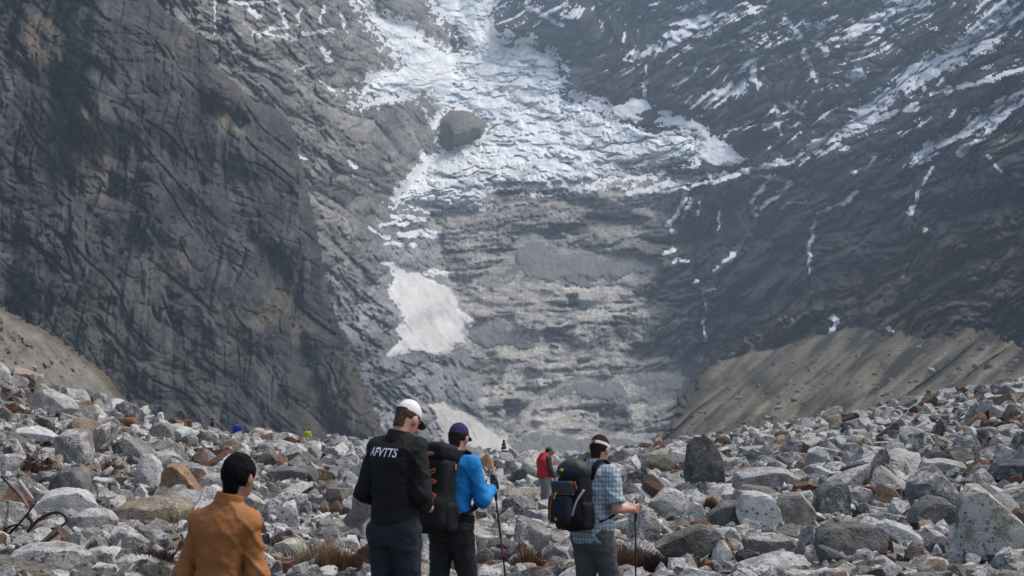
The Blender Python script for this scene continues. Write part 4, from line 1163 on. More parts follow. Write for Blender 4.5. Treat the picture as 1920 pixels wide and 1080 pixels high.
def scatter(n, y0, y1, pw, smin_, smax_, spow, sink, seed, protos, name, label, tmax=.47):
    r = np.random.RandomState(seed)
    y = y0 + (y1 - y0) * r.rand(n) ** pw
    x = r.uniform(-tmax, tmax, n) * y
    px = 960 + x / y * FPX
    keep = y < np.interp(px, *CREST_Y) + 2.5
    x, y, px = x[keep], y[keep], px[keep]; n = len(x)
    for (a, b) in PEOPLE_XY[:4]:
        k = (x - a) ** 2 + (y - b) ** 2 > .25
        x, y, px = x[k], y[k], px[k]
    n = len(x)
    s = smin_ + (smax_ - smin_) * r.rand(n) ** spow
    s = s * np.where((px > 1300) & (y > 45), .85, 1.0) * np.interp(y, [10, 40, 100], [.85, 1.0, 1.25])
    sc = np.stack([s * r.uniform(.40, .66, n), s * r.uniform(.34, .6, n), s * r.uniform(.24, .58, n)], -1)
    z = ground_z(x, y) + sc[:, 2] * sink + r.rand(n) ** 2 * .18 * s
    if name != 'path_stones':
        k = ~hides(x, y, z, sc[:, 0], sc[:, 2], .30 if smax_ > .8 else .45); x, y, z, sc, s = x[k], y[k], z[k], sc[k], s[k]; n = len(x)
    rot = np.stack([r.uniform(-.6, .6, n), r.uniform(-.6, .6, n), r.uniform(0, 6.28, n)], -1)
    tk = r.choice(len(TINTS), n, p=TPROB)
    tint = np.array(TINTS)[tk] * r.uniform(.75, 1.25, n)[:, None]
    lich = (.15 + r.rand(n) * .8) * np.where((tk >= 8) & (tk <= 11), .15, 1)
    return rubble(name, label, np.stack([x, y, z], -1), sc, rot, r.randint(0, len(protos), n), tint, lich, protos)

scatter(8000, 14, 106, .75, .42, 1.25, 1.9, .5, 51, PROTO, 'rubble', 'countless head sized grey stones packed between the boulders')
scatter(24000, 12, 106, .62, .10, .50, 1.5, .45, 52, PROTO_FAR, 'small_stones', 'fist sized grey and rusty stones filling every gap of the boulder field')
scatter(2600, 14.5, 26, 1.0, .18, .55, 1.4, .5, 55, PROTO, 'near_rubble', 'broken pale stones jammed together along the near edge of the boulder field')
scatter(900, 3.5, 15, .7, .10, .40, 1.6, .4, 53, PROTO_FAR, 'path_stones', 'loose stones along the trodden ground under the walkers', tmax=.7)

# ---- stones on the far slopes
for (nm_, lb_, V_, sc_, rot_, r_, t_) in [
    slope_stones('moraine_stones', 'boulders and stones scattered over the olive scree apron at right', MOR, mor_depth, 1300, .6, 4.2, 7, [(.14, .132, .11), (.20, .19, .165), (.11, .104, .086), (.27, .262, .24)]),
    slope_stones('bank_stones', 'stones stuck in the tan moraine bank at far left', LM_CREST + [(330, 920), (-330, 920)], lm_depth, 700, .2, 1.5, 9, [(.20, .19, .165), (.28, .272, .25), (.16, .152, .135)])]:
    rubble(nm_, lb_, V_, sc_, rot_, r_.randint(0, len(PROTO_FAR), len(V_)), t_, np.full(len(V_), .25), PROTO_FAR)
# ================================================================ PEOPLE
def surface_nets(F, org, h):
    ins = F < 0
    n0, n1, n2 = F.shape
    c = [(i, j, k) for i in (0, 1) for j in (0, 1) for k in (0, 1)]
    sl = lambda o, n: slice(o, n - 1 + o)
    cnt = sum(ins[sl(i, n0), sl(j, n1), sl(k, n2)].astype(np.int8) for i, j, k in c)
    mask = (cnt > 0) & (cnt < 8)
    I, J, K = np.nonzero(mask)
    vals = np.stack([F[I + i, J + j, K + k] for i, j, k in c], 1)
    acc = np.zeros((len(I), 3)); num = np.zeros(len(I))
    ca = np.array(c, float)
    for a in range(8):
        for b in range(a + 1, 8):
            if np.abs(ca[a] - ca[b]).sum() != 1: continue
            va, vb = vals[:, a], vals[:, b]
            x = (va < 0) != (vb < 0)
            t = np.where(x, va / np.where(x, va - vb, 1), 0)
            acc += np.where(x[:, None], ca[a] + t[:, None] * (ca[b] - ca[a]), 0); num += x
    V = (np.stack([I, J, K], 1) + acc / num[:, None]) * h + org
    idx = np.full(mask.shape, -1, np.int64); idx[I, J, K] = np.arange(len(I))
    faces = []
    for ax in range(3):
        d = np.zeros(3, int); d[ax] = 1
        A = ins[:n0 - d[0], :n1 - d[1], :n2 - d[2]]; B = ins[d[0]:, d[1]:, d[2]:]
        P = np.argwhere(A != B)
        u, v = (ax + 1) % 3, (ax + 2) % 3
        P = P[(P[:, u] > 0) & (P[:, v] > 0) & (P[:, u] < F.shape[u] - 1) & (P[:, v] < F.shape[v] - 1)]
        def cell(du, dv):
            q = P.copy(); q[:, u] -= du; q[:, v] -= dv
            return idx[q[:, 0], q[:, 1], q[:, 2]]
        Q = np.stack([cell(1, 1), cell(0, 1), cell(0, 0), cell(1, 0)], 1)
        fl = A[P[:, 0], P[:, 1], P[:, 2]]
        Q[~fl] = Q[~fl][:, ::-1]
        faces.append(Q)
    Fc = np.concatenate(faces)
    return V, Fc[(Fc >= 0).all(1)]

class SDF:
    """implicit shape on a grid; primitives are joined with a smooth union"""
    def __init__(self, lo, hi, h):
        self.lo = np.array(lo, float); self.h = h
        n = np.ceil((np.array(hi) - self.lo) / h).astype(int) + 1
        ax = [self.lo[i] + np.arange(n[i]) * h for i in range(3)]
        self.x, self.y, self.z = [a.astype(np.float32) for a in np.meshgrid(*ax, indexing='ij')]
        self.F = np.full(self.x.shape, 9.0, np.float32)
    def add(self, d, k=0.02):
        if k <= 0:
            self.F = np.minimum(self.F, d); return
        hh = np.clip(0.5 + 0.5 * (self.F - d) / k, 0, 1)
        self.F = (self.F + (d - self.F) * hh - k * hh * (1 - hh)).astype(np.float32)
    def cut(self, d): self.F = np.maximum(self.F, d)
    def cone(self, a, b, ra, rb, k=0.02, add=True):
        a = np.array(a, float); b = np.array(b, float); e = b - a; L = e @ e + 1e-12
        t = np.clip(((self.x - a[0]) * e[0] + (self.y - a[1]) * e[1] + (self.z - a[2]) * e[2]) / L, 0, 1)
        d = np.sqrt((self.x - a[0] - t * e[0]) ** 2 + (self.y - a[1] - t * e[1]) ** 2 + (self.z - a[2] - t * e[2]) ** 2) - (ra + (rb - ra) * t)
        if add: self.add(d, k)
        return d
    def loc(self, c, R=None):
        X, Y, Z = self.x - c[0], self.y - c[1], self.z - c[2]
        if R is None: return X, Y, Z
        R = np.array(R)          # columns are the local axes
        return tuple(X * R[0, i] + Y * R[1, i] + Z * R[2, i] for i in range(3))
    def ell(self, c, r, R=None, k=0.02, add=True):
        X, Y, Z = self.loc(c, R)
        k0 = np.sqrt((X / r[0]) ** 2 + (Y / r[1]) ** 2 + (Z / r[2]) ** 2) + 1e-6
        k1 = np.sqrt((X / r[0] ** 2) ** 2 + (Y / r[1] ** 2) ** 2 + (Z / r[2] ** 2) ** 2) + 1e-6
        d = k0 * (k0 - 1) / k1
        if add: self.add(d, k)
        return d
    def box(self, c, b, r, R=None, k=0.02, add=True):
        X, Y, Z = self.loc(c, R)
        qx, qy, qz = np.abs(X) - b[0] + r, np.abs(Y) - b[1] + r, np.abs(Z) - b[2] + r
        d = np.sqrt(np.maximum(qx, 0) ** 2 + np.maximum(qy, 0) ** 2 + np.maximum(qz, 0) ** 2) + np.minimum(np.maximum(qx, np.maximum(qy, qz)), 0) - r
        if add: self.add(d, k)
        return d
    def stack(self, zk, ak, bk, sx, sy, zlo, zhi, n=2.5, k=0.02, add=True):
        """elliptic sections along z; sx, sy give the spine's offset"""
        a = np.interp(self.z, zk, ak); b = np.interp(self.z, zk, bk)
        X = np.abs(self.x - np.interp(self.z, *sx)) / a; Y = np.abs(self.y - np.interp(self.z, *sy)) / b
        d = ((X ** n + Y ** n + 1e-9) ** (1 / n) - 1) * np.minimum(a, b)
        d = np.maximum(d, np.maximum(zlo - self.z, self.z - zhi))
        if add: self.add(d.astype(np.float32), k)
        return d
    def folds(self, amp, fx, fy, fz, seed=0, octaves=3):
        near = np.abs(self.F) < 0.05
        q = fbm(self.x[near] * fx + seed, self.y[near] * fy + seed, self.z[near] * fz, octaves, .5)
        self.F[near] += amp * q
    def mesh(self):
        F = self.F.copy()
        F[0] = F[-1] = 1; F[:, 0] = F[:, -1] = 1; F[:, :, 0] = F[:, :, -1] = 1
        return surface_nets(F, self.lo, self.h)
    def obj(self, name, mat, parent):
        V, Fc = self.mesh()
        return link(name, np_mesh(name, V, Fc, True), mat, parent)

def rot3(yaw=0, pitch=0, roll=0):
    """columns are right, forward, up after turning; pitch > 0 bows forward, yaw > 0 turns left"""
    return np.array(Matrix.Rotation(yaw, 3, 'Z') @ Matrix.Rotation(-pitch, 3, 'X') @ Matrix.Rotation(roll, 3, 'Y'))

# ---- cloth, skin and gear materials
def fabric(name, col, vary=.18, weave=900.0, rough=0.85, spec=.2, big=7.0, sheen=0.0):
    t = NT(name); p = t.obj()
    n1 = t.noise(p, big, 4, 0.6); n2 = t.noise(p, weave, 2, 0.6)
    c = t.mix(1.0, col, t.ramp(n1, [(0.25, 1 - vary), (0.75, 1 + vary)]), 'MULTIPLY')
    c = t.mix(1.0, c, t.ramp(n2, [(0.2, .9), (0.8, 1.1)]), 'MULTIPLY')
    n3 = t.noise(t.mapping(p, (1, 1, .45)), 22.0, 3, 0.6)
    n4 = t.noise(t.mapping(p, (1, 1, .6), (.3, .5, .2)), 55.0, 3, 0.6, .8)
    t.bump(t.math('ADD', t.math('ADD', n3, t.math('MULTIPLY', n4, .35)), t.math('MULTIPLY', n2, 0.05)), 0.42, 0.013)
    return t.set(c, rough, spec, Sheen_Weight=sheen)
def skin(name, col):
    t = NT(name); p = t.obj()
    n = t.noise(p, 30.0, 3, .6)
    c = t.mix(t.ramp(n, [(.35, 0.0), (.7, .35)]), col, (col[0] * 1.05, col[1] * .72, col[2] * .65))
    return t.set(c, .55, .35, Subsurface_Weight=.08)
def plaid(name):
    t = NT(name); p = t.obj()
    sep = t.n('ShaderNodeSeparateXYZ'); t.put(sep.inputs[0], p)
    def bands(v, f, ph, lo, hi):
        s = t.math('SINE', t.math('ADD', t.math('MULTIPLY', v, f), ph))
        return t.ramp(t.math('ADD', t.math('MULTIPLY', s, .5), .5), [(lo, 0.0), (hi, 1.0)])
    xy = t.math('ADD', sep.outputs[0], t.math('MULTIPLY', sep.outputs[1], .75))
    c = (.36, .42, .45)
    c = t.mix(t.math('MULTIPLY', bands(xy, 165.0, 0, .5, .75), .65), c, (.09, .16, .27))
    c = t.mix(t.math('MULTIPLY', bands(sep.outputs[2], 158.0, .6, .5, .75), .55), c, (.12, .22, .32))
    c = t.mix(t.math('MULTIPLY', bands(xy, 165.0, 2.4, .86, .95), .6), c, (.36, .40, .32))
    c = t.mix(t.math('MULTIPLY', bands(sep.outputs[2], 158.0, 2.9, .86, .95), .6), c, (.52, .55, .54))
    n = t.noise(p, 14.0, 3, .6); t.bump(n, .4, .012)
    return t.set(c, .9, .15)

F_ORANGE = fabric('orange_nylon', (.30, .118, .032), .22, rough=.65, spec=.3)
F_BLACK = fabric('black_cotton', (.0135, .014, .015), .2)
F_NAVYTR = fabric('dark_navy_trouser', (.024, .027, .036), .2)
F_DKTR = fabric('charcoal_trouser', (.022, .023, .024), .2)
F_GREYTR = fabric('grey_trouser', (.075, .08, .082), .2)
F_PALETR = fabric('pale_grey_trouser', (.22, .225, .22), .2)
F_BLUE = fabric('bright_blue_jersey', (.012, .20, .50), .14, rough=.7)
F_PLAID = plaid('blue_plaid_cotton')
F_RED = fabric('red_nylon', (.42, .022, .026), .15, rough=.65)
F_DKGREY = fabric('dark_grey_cloth', (.05, .053, .06), .15)
F_WHITE = fabric('white_cap_cloth', (.70, .69, .68), .08)
F_NAVY = fabric('navy_cap_cloth', (.022, .024, .085), .12)
F_CAPGREY = fabric('grey_cap_cloth', (.085, .09, .105), .12)
F_PACK = fabric('black_pack_nylon', (.011, .0115, .0125), .2, rough=.75, spec=.15)
F_PACKNAVY = fabric('dark_navy_pack_nylon', (.020, .022, .028), .2, rough=.6, spec=.35)
F_PACKGREY = fabric('grey_blue_pack_panel', (.065, .072, .088), .15, rough=.6)
F_PACKPURP = fabric('dark_violet_pack_mesh', (.026, .026, .038), .25)
F_ORANGECORD = fabric('orange_cord', (.36, .10, .04), .1)
F_YELLOW = fabric('yellow_tape', (.58, .42, .03), .1)
F_SILVER = fabric('pale_webbing', (.36, .37, .38), .1)
F_LEATHER = fabric('boot_leather', (.045, .035, .028), .25, rough=.6)
F_HAIRB = fabric('black_hair', (.006, .006, .007), .2, 300.0, .85, .08, 30.0)
F_HAIRBR = fabric('brown_hair', (.028, .019, .014), .3, 300.0, .85, .08, 30.0)
F_HAIRL = fabric('short_fair_brown_hair', (.075, .05, .035), .3, 300.0, .85, .08, 30.0)
S_FAIR = skin('fair_skin', (.48, .27, .20)); S_TAN = skin('tanned_skin', (.30, .165, .105))
M_EYE = NT('eye').set((.02, .015, .012), .2, .5)
F_COBALT = fabric('cobalt_jacket', (.012, .03, .30), .1)
F_LIME = fabric('lime_cloth', (.42, .46, .04), .1)
t_ = NT('pole_black'); M_POLE = t_.set((.02, .02, .022), .35, .5)
t_ = NT('pole_red'); M_POLERED = t_.set((.22, .02, .025), .35, .5)
t_ = NT('metal_tip'); M_TIP = t_.set((.5, .5, .5), .35, .5, Metallic=.9)

TZ = [.80, .90, .98, 1.05, 1.14, 1.26, 1.38, 1.45, 1.50, 1.55]
TA = [.150, .172, .176, .168, .158, .170, .186, .172, .105, .060]
TB = [.105, .122, .122, .112, .104, .116, .124, .108, .080, .058]

def hand_into(g, wrist, d, n, curl, r=1.0, k=.008):
    """five fingers and a palm added to grid g. d: wrist to knuckles, n: palm side, s: thumb side"""
    wrist = np.array(wrist, float)
    d = np.array(d, float); d /= np.linalg.norm(d)
    n = np.array(n, float); n -= d * (n @ d); n /= np.linalg.norm(n)
    s = np.array(SIDE[0]) if False else np.cross(n, d)
    if s[2] < 0: s = -s
    R = np.stack([s, d, n], 1)
    g.box(wrist + d * .048 * r, (.040 * r, .050 * r, .0145 * r), .013 * r, R, k)
    g.cone(wrist - d * .03, wrist + d * .02, .026 * r, .027 * r, .012)
    lens = [(.046, .027, .021), (.050, .031, .022), (.047, .028, .021), (.036, .022, .018)]
    for i, L in enumerate(lens):
        p = wrist + d * (.094 - .004 * abs(i - 1)) * r + s * (.030 - .020 * i) * r
        a = curl * .42
        for q, l in enumerate(L):
            v = d * math.cos(a) + n * math.sin(a)
            e = p + v * l * r
            g.cone(p, e, (.0095 - .001 * q) * r, (.0090 - .001 * q) * r, .004)
            p = e; a += curl * (.85 if q == 0 else .7)
    p = wrist + d * .026 * r + s * .034 * r
    v = d * .62 + s * .62 + n * .30; v /= np.linalg.norm(v)
    e = p + v * .044 * r; g.cone(p, e, .0125 * r, .0105 * r, .006)
    v = d * .70 + s * .05 + n * (.35 + .35 * min(curl, 1)); v /= np.linalg.norm(v)
    e2 = e + v * .032 * r; g.cone(e, e2, .0105 * r, .009 * r, .004)
SIDE = [(0, 0, 1)]

def make_person(loc, rz, H, label, spec, res=0.0085):
    """spec holds pose and clothes; all lengths for a 1.80 m figure, scaled by the root"""
    root = empty('person', loc, rz); root.scale = (H / 1.8,) * 3
    tag(root, label, 'person', spec.get('group', 'walkers on the boulder field'))
    far = res > .015
    sx = spec.get('sx', ([.8, 1.8], [0, 0])); sy = spec.get('sy', ([.8, 1.8], [0, 0]))
    off = lambda z: np.array([np.interp(z, *sx), np.interp(z, *sy), 0])
    sl = spec.get('slim', .94)
    TA_ = [a * sl for a in TA]
    sh = {s: np.array([spec.get('shx', .175) * s, 0, spec.get('shz', 1.455)]) + off(1.45) for s in (-1, 1)}
    el = {-1: np.array(spec['elL']), 1: np.array(spec['elR'])}
    wr = {-1: np.array(spec['wrL']), 1: np.array(spec['wrR'])}
    hip = {s: np.array([.088 * s, 0, .92]) for s in (-1, 1)}
    kn = {-1: np.array(spec.get('knL', (-.10, .03, .50))), 1: np.array(spec.get('knR', (.10, .03, .50)))}
    an = {-1: np.array(spec.get('anL', (-.11, -.02, .10))), 1: np.array(spec.get('anR', (.11, -.02, .10)))}
    hc = np.array(spec.get('head', (0, .03, 1.685))); HR = rot3(*spec.get('hrot', (0, .1, 0)))
    hp = lambda v: hc + HR @ np.array(v)
    # ---------------- body
    g = SDF((-.5, -.42, .02), (.5, .52, 1.86), max(res, .0095))
    g.ell(hp((0, -.008, .018)), (.077, .097, .102), HR, .0); g.ell(hp((0, .028, -.05)), (.060, .074, .082), HR, .03)
    g.cone(hp((0, .098, .005)), hp((0, .115, -.03)), .010, .016, .012)
    g.ell(hp((0, .088, -.072)), (.026, .018, .010), HR, .012)
    for s in (-1, 1):
        g.ell(hp((.078 * s, -.004, -.018)), (.012, .027, .034), HR, .008)
        g.ell(hp((.032 * s, .085, .018)), (.024, .018, .010), HR, .012)
    nb = np.array([0, -.012, 1.49]) + off(1.5)
    g.cone(nb, hp((0, -.028, -.055)), .066, .058, .035)
    g.stack(TZ, [a * .90 for a in TA_], [b * .88 for b in TB], sx, sy, .93, 1.54, k=.03)
    for s in (-1, 1):
        g.cone(sh[s], el[s], .052, .042, .03); g.cone(el[s], wr[s], .042, .029, .02)
        g.cone(hip[s], kn[s], .074, .054, .02); g.cone(kn[s], an[s], .056, .040, .03)
        g.cone(an[s], an[s] + np.array([0, .13, -.06]), .04, .035, .02)
        if far: g.ell(wr[s] + np.array([0, .03, -.04]), (.03, .04, .07), None, .02)
    V, Fc = g.mesh()
    if not far:
        for s in (-1, 1):
            d, n, cu = spec['hands'][s]
            if spec.get('glove') == s or spec.get('glove') == 'both': continue
            w = wr[s]
            gh = SDF(w - .16, w + .16, .0048)
            gh.cone(w - np.array(d) * .06, w, .031, .028, 0)
            hand_into(gh, w, d, n, cu)
            v2, f2 = gh.mesh(); Fc = np.concatenate([Fc, f2 + len(V)]); V = np.concatenate([V, v2])
    body = link('body', np_mesh('body', V, Fc, True), spec['skin'], root)
    if not far:
        for s in (-1, 1):
            ge = SDF(hp((.031 * s, .085, .0)) - .02, hp((.031 * s, .085, .0)) + .02, .004)
            ge.ell(hp((.031 * s, .081, -.002)), (.012, .012, .011), HR, 0)
            ge.obj('eye', M_EYE, root)
        for s in (-1, 1):
            if spec.get('glove') in (s, 'both'):
                d, n, cu = spec['hands'][s]; w = wr[s]
                gh = SDF(w - .17, w + .17, .005)
                gh.cone(w - np.array(d) * .05, w, .036, .033, 0); hand_into(gh, w, d, n, cu, 1.12)
                gh.obj('glove', F_PACK, root)
    # ---------------- trousers
    hem = spec.get('hem', .95)
    g = SDF((-.42, -.42, .06), (.42, .45, 1.12), max(res, .0085))
    g.stack(TZ, [a + .012 for a in TA_], [b + .014 for b in TB], sx, sy, .83, 1.07, k=0)
    w_ = spec.get('trw', 1.0)
    for s in (-1, 1):
        g.ell(hip[s] + np.array([.0, -.045, -.02]), (.095, .085, .105), None, .05)
        g.cone(hip[s], kn[s], .100 * w_, .074 * w_, .04); g.cone(kn[s], an[s] + np.array([0, 0, .02]), .074 * w_, .066 * w_, .03)
    g.cut(g.z - 1.06); g.cut(.11 - g.z)
    g.folds(.012, 9, 9, 13, 3.1); g.folds(.007, 22, 22, 34, 5.7)
    tr = g.obj('trousers', spec['trousers'], root)
    # ---------------- boots
    for s in (-1, 1):
        g = SDF(an[s] + np.array([-.09, -.12, -.11]), an[s] + np.array([.09, .25, .09]), max(res, .011))
        g.cone(an[s] + np.array([0, -.015, .05]), an[s] + np.array([0, -.01, -.03]), .056, .056, 0)
        g.cone(an[s] + np.array([0, 0, -.045]), an[s] + np.array([0, .15, -.062]), .048, .042, .03)
        g.cut(an[s][2] - .10 - g.z)
        g.obj('boot', F_LEATHER, root)
    # ---------------- top
    inf = spec.get('inflate', .02)
    g = SDF((-.5, -.42, .78), (.5, .45, 1.66), max(res, .0075))
    top_a = [a + inf for a in TA_]; top_b = [b + inf * 1.15 for b in TB]
    if spec.get('boxy'):
        for i in range(5): top_a[i] = max(top_a[i], .176 * sl + inf * .7); top_b[i] = max(top_b[i], .125 + inf * .7)
    g.stack(TZ, top_a, top_b, sx, sy, hem, 1.56, k=0)
    for s in (-1, 1):
        g.ell(sh[s] + np.array([-.035 * s, -.01, -.02]), (.09 + inf * .5, .08 + inf * .5, .065 + inf * .4), None, .05)
        g.cone(nb + np.array([.05 * s, 0, 0]), sh[s] + np.array([0, 0, .012]), .052, .058 + inf * .5, .05)
        fr = spec.get('sleeve', 1.0)
        if fr >= 1:
            e2 = wr[s] - (wr[s] - el[s]) * .08
            ar = spec.get('armr', 1.0)
            g.cone(sh[s], el[s], (.062 + inf * .75) * ar, (.054 + inf * .75) * ar, spec.get('armk', .028))
            g.cone(el[s], e2, .054 + inf * .75, .040 + inf * .55, .02)
        elif fr > 0:
            g.cone(sh[s], sh[s] + (el[s] - sh[s]) * fr, .064 + inf * .7, .066 + inf * .7, .028)
            dd = (el[s] - sh[s]) / np.linalg.norm(el[s] - sh[s]); c0 = sh[s] + (el[s] - sh[s]) * fr
            cutp = (g.x - c0[0]) * dd[0] + (g.y - c0[1]) * dd[1] + (g.z - c0[2]) * dd[2]
            near = np.sqrt((g.x - c0[0]) ** 2 + (g.y - c0[1]) ** 2 + (g.z - c0[2]) ** 2) < .13
            g.F = np.where(near & (s * g.x > .17), np.maximum(g.F, cutp), g.F)
    g.cut(hem - g.z + .012 * np.sin(g.x * 14))
    fa = spec.get('fold', .008)
    g.folds(fa, 7, 7, 10, spec.get('seed', 1.3), 3); g.folds(fa * .55, 20, 20, 30, 7.7, 2)
    if spec.get('crease'):
        # long slanting pulls across the back, deeper near the armpit and the elbow
        near = np.abs(g.F) < .04
        ph = (g.z[near] * 36 + g.x[near] * 44 + 3 * fbm(g.x[near] * 4, g.y[near] * 4, g.z[near] * 4, 2))
        g.F[near] -= spec['crease'] * np.maximum(np.sin(ph), 0) ** 3 * sstep(-.05, .25, g.x[near])
    # neck opening
    nx, ny, nz = hp((0, -.03, -.06))
    g.cut(.072 - np.sqrt((g.x - nb[0] - .3 * (nx - nb[0])) ** 2 + (g.y - nb[1] - .02) ** 2 + ((g.z - 1.585) * .8) ** 2))
    topo = g.obj(spec['topname'], spec['topmat'], root)
    if spec.get('collar'):
        ch, cr = spec['collar']
        c1 = nb + np.array([0, .0, .012]); c2 = nb + (np.array([nx, ny, nz]) - nb) * .5 + np.array([0, -.005, ch])
        gc = SDF(c1 - .16, c1 + .17, .006)
        d = gc.cone(c1, c2, cr + .012, cr, 0, add=False)
        ax_ = (c2 - c1) / np.linalg.norm(c2 - c1)
        pr = (gc.x - c1[0]) * ax_[0] + (gc.y - c1[1]) * ax_[1] + (gc.z - c1[2]) * ax_[2]
        gc.F = np.maximum(np.abs(d) - .008, np.maximum(-pr - .02, pr - np.linalg.norm(c2 - c1)))
        gc.folds(.004, 16, 16, 26, 2.2)
        gc.obj('collar', spec['topmat'], topo)
    if spec.get('hemband'):
        gh = SDF((-.30, -.26, hem - .03), (.30, .26, hem + .09), .0075)
        gh.stack(TZ, [a + .003 for a in top_a], [b + .003 for b in top_b], sx, sy, hem - .012, hem + .055, k=0)
        gh.folds(fa * .5, 7, 7, 10, spec.get('seed', 1.3)); gh.F = np.maximum(gh.F, hem - .015 - gh.z)
        gh.obj('hem_band', spec['topmat'], topo)
    if spec.get('vest'):
        gv = SDF((-.34, -.34, .86), (.34, .34, 1.64), max(res, .01))
        gv.stack(TZ, [a + .065 for a in TA_], [b + .085 for b in TB], sx, (sy[0], [q - .03 for q in sy[1]]), .92, 1.56, k=0)
        gv.cone(nb + np.array([0, -.06, .0]), nb + np.array([0, -.03, .10]), .11, .10, .05)
        gv.F = gv.F + .010 * np.abs(np.sin(gv.z * 42)); gv.cut(np.abs(gv.x) - .21 - .0)
        gv.obj('vest', spec['vest'], root)
    # ---------------- hair and headgear
    if spec.get('hair'):
        amp = spec.get('hairamp', .006)
        g = SDF(hc - .18, hc + .18, max(res * .7, .0055))
        X, Y, Z = g.loc(hc, HR)
        t_h = spec.get('hairthick', .010)
        d = g.ell(hp((0, -.010, .018)), (.077 + t_h, .097 + t_h, .102 + t_h), HR, add=False)
        d = np.minimum(d, g.cone(hp((0, -.045, -.03)), hp((0, -.05, -.085)), .062 + t_h * .6, .050 + t_h * .3, add=False) + .004)
        g.F = np.maximum(d, np.maximum(.75 * Y - .66 * Z - spec.get('hairline', .030), -.104 - Z)).astype(np.float32)
        ear = np.sqrt(((np.abs(X) - .085) / .02) ** 2 + ((Y - .004) / .03) ** 2 + ((Z + .02) / .036) ** 2) - 1
        g.cut(-ear * .02)
        if spec.get('cap'): g.cut(Z - .030 - .10 * Y)
        near = np.abs(g.F) < .03
        q = .6 * fbm(X[near] * 26, Y[near] * 26, Z[near] * 18, 2, .5) + .5 * fbm(X[near] * 110, Y[near] * 110, Z[near] * 40, 3, .6)
        up = np.clip(Z[near] / .1, 0, 1)
        g.F[near] -= amp * (q * (1 + 1.2 * up))
        g.obj('hair', spec['hair'], root)
    if spec.get('cap'):
        cm, bm_ = spec['cap'], spec.get('brim')
        g = SDF(hc - .2, hc + .2, max(res * .7, .006))
        X, Y, Z = g.loc(hc, HR)
        d = g.ell(hp((0, -.006, .022)), (.084, .104, .105), HR, add=False)
        g.F = np.maximum(d, -(Z - .022 - .10 * Y)).astype(np.float32)
        near = np.abs(g.F) < .03
        g.F[near] += .003 * fbm(X[near] * 20, Y[near] * 20, Z[near] * 20, 2)
        an_ = np.arctan2(X, Y); g.F = g.F + .0015 * (np.abs(np.sin(an_ * 3)) < .05)
        cap = g.obj('cap', cm, root)
        b = SDF(hp((0, .15, .02)) - .17, hp((0, .15, .02)) + .17, max(res * .6, .006))
        X, Y, Z = b.loc(hc, HR)
        bend = Z - (.030 - 2.2 * X * X - .12 * (Y - .08))
        b.F = np.maximum(np.abs(bend) - .005, np.sqrt((X / .078) ** 2 + ((Y - .075) / .105) ** 2) * .078 - .078).astype(np.float32)
        b.cut(.07 - Y)
        b.obj('brim', bm_ or cm, cap)
        if spec.get('cap_strap'):
            g = SDF(hc - .16, hc + .16, .005)
            X, Y, Z = g.loc(hc, HR)
            d = g.ell(hp((0, -.006, .022)), (.0865, .1065, .1075), HR, add=False)
            g.F = np.maximum(np.maximum(d, np.abs(Z - .030 - .10 * Y) - .008), np.maximum(Y + .06, np.abs(X) - .05)).astype(np.float32)
            g.obj('strap', spec['cap_strap'], cap)
    if spec.get('headband'):
        def band(lo, hi, r, extra=None):
            g = SDF(hc - .15, hc + .15, .005)
            X, Y, Z = g.loc(hc, HR)
            d = g.ell(hp((0, -.008, .018)), (.085 + r, .105 + r, .109 + r), HR, add=False)
            m_ = .5 * (lo + hi); w2 = .5 * (hi - lo)
            g.F = np.maximum(d, np.abs(Z - m_ + .12 * Y) - w2).astype(np.float32)
            if extra is not None: g.cut(extra(X, Y, Z))
            return g
        hb = band(.010, .040, .003).obj('headband', F_WHITE, root)
        band(.014, .037, .0055, lambda X, Y, Z: np.maximum(np.abs(X + .012) - .022, Y)).obj('emblem', F_RED, hb)
    return root, topo

def ribbon(name, pts, width, thick, mat, parent, wdir=None, n=28):
    """flat strap through points (Catmull-Rom), its width along wdir"""
    P = np.array(pts, float)
    Q = np.concatenate([[2 * P[0] - P[1]], P, [2 * P[-1] - P[-2]]])
    out = []
    for t in np.linspace(0, len(P) - 1 - 1e-6, n):
        i = int(t); f = t - i
        a, b, c, d = Q[i], Q[i + 1], Q[i + 2], Q[i + 3]
        out.append(.5 * ((2 * b) + (-a + c) * f + (2 * a - 5 * b + 4 * c - d) * f * f + (-a + 3 * b - 3 * c + d) * f ** 3))
    C = np.array(out); T = np.gradient(C, axis=0); T /= np.linalg.norm(T, axis=1)[:, None]
    W = np.tile(np.array(wdir if wdir is not None else (1, 0, 0), float), (n, 1)); W -= T * (W * T).sum(1)[:, None]; W /= np.linalg.norm(W, axis=1)[:, None]
    N = np.cross(T, W)
    ring = []
    for (u, v) in ((-1, -1), (-.8, -1.2), (.8, -1.2), (1, -1), (1, 1), (.8, 1.2), (-.8, 1.2), (-1, 1)):
        ring.append(C + W * u * width / 2 + N * v * thick / 2)
    V = np.stack(ring, 1).reshape(-1, 3); m = 8
    f = []
    for i in range(n - 1):
        for j in range(m):
            f.append([i * m + j, i * m + (j + 1) % m, (i + 1) * m + (j + 1) % m, (i + 1) * m + j])
    f.append([0, 7, 6, 5]); f.append([0, 5, 4, 1]); f.append([1, 4, 3, 2])
    e = (n - 1) * m
    f.append([e, e + 5, e + 6, e + 7]); f.append([e, e + 1, e + 4, e + 5]); f.append([e + 1, e + 2, e + 3, e + 4])
    return link(name, np_mesh(name, V, np.array(f), True), mat, parent)

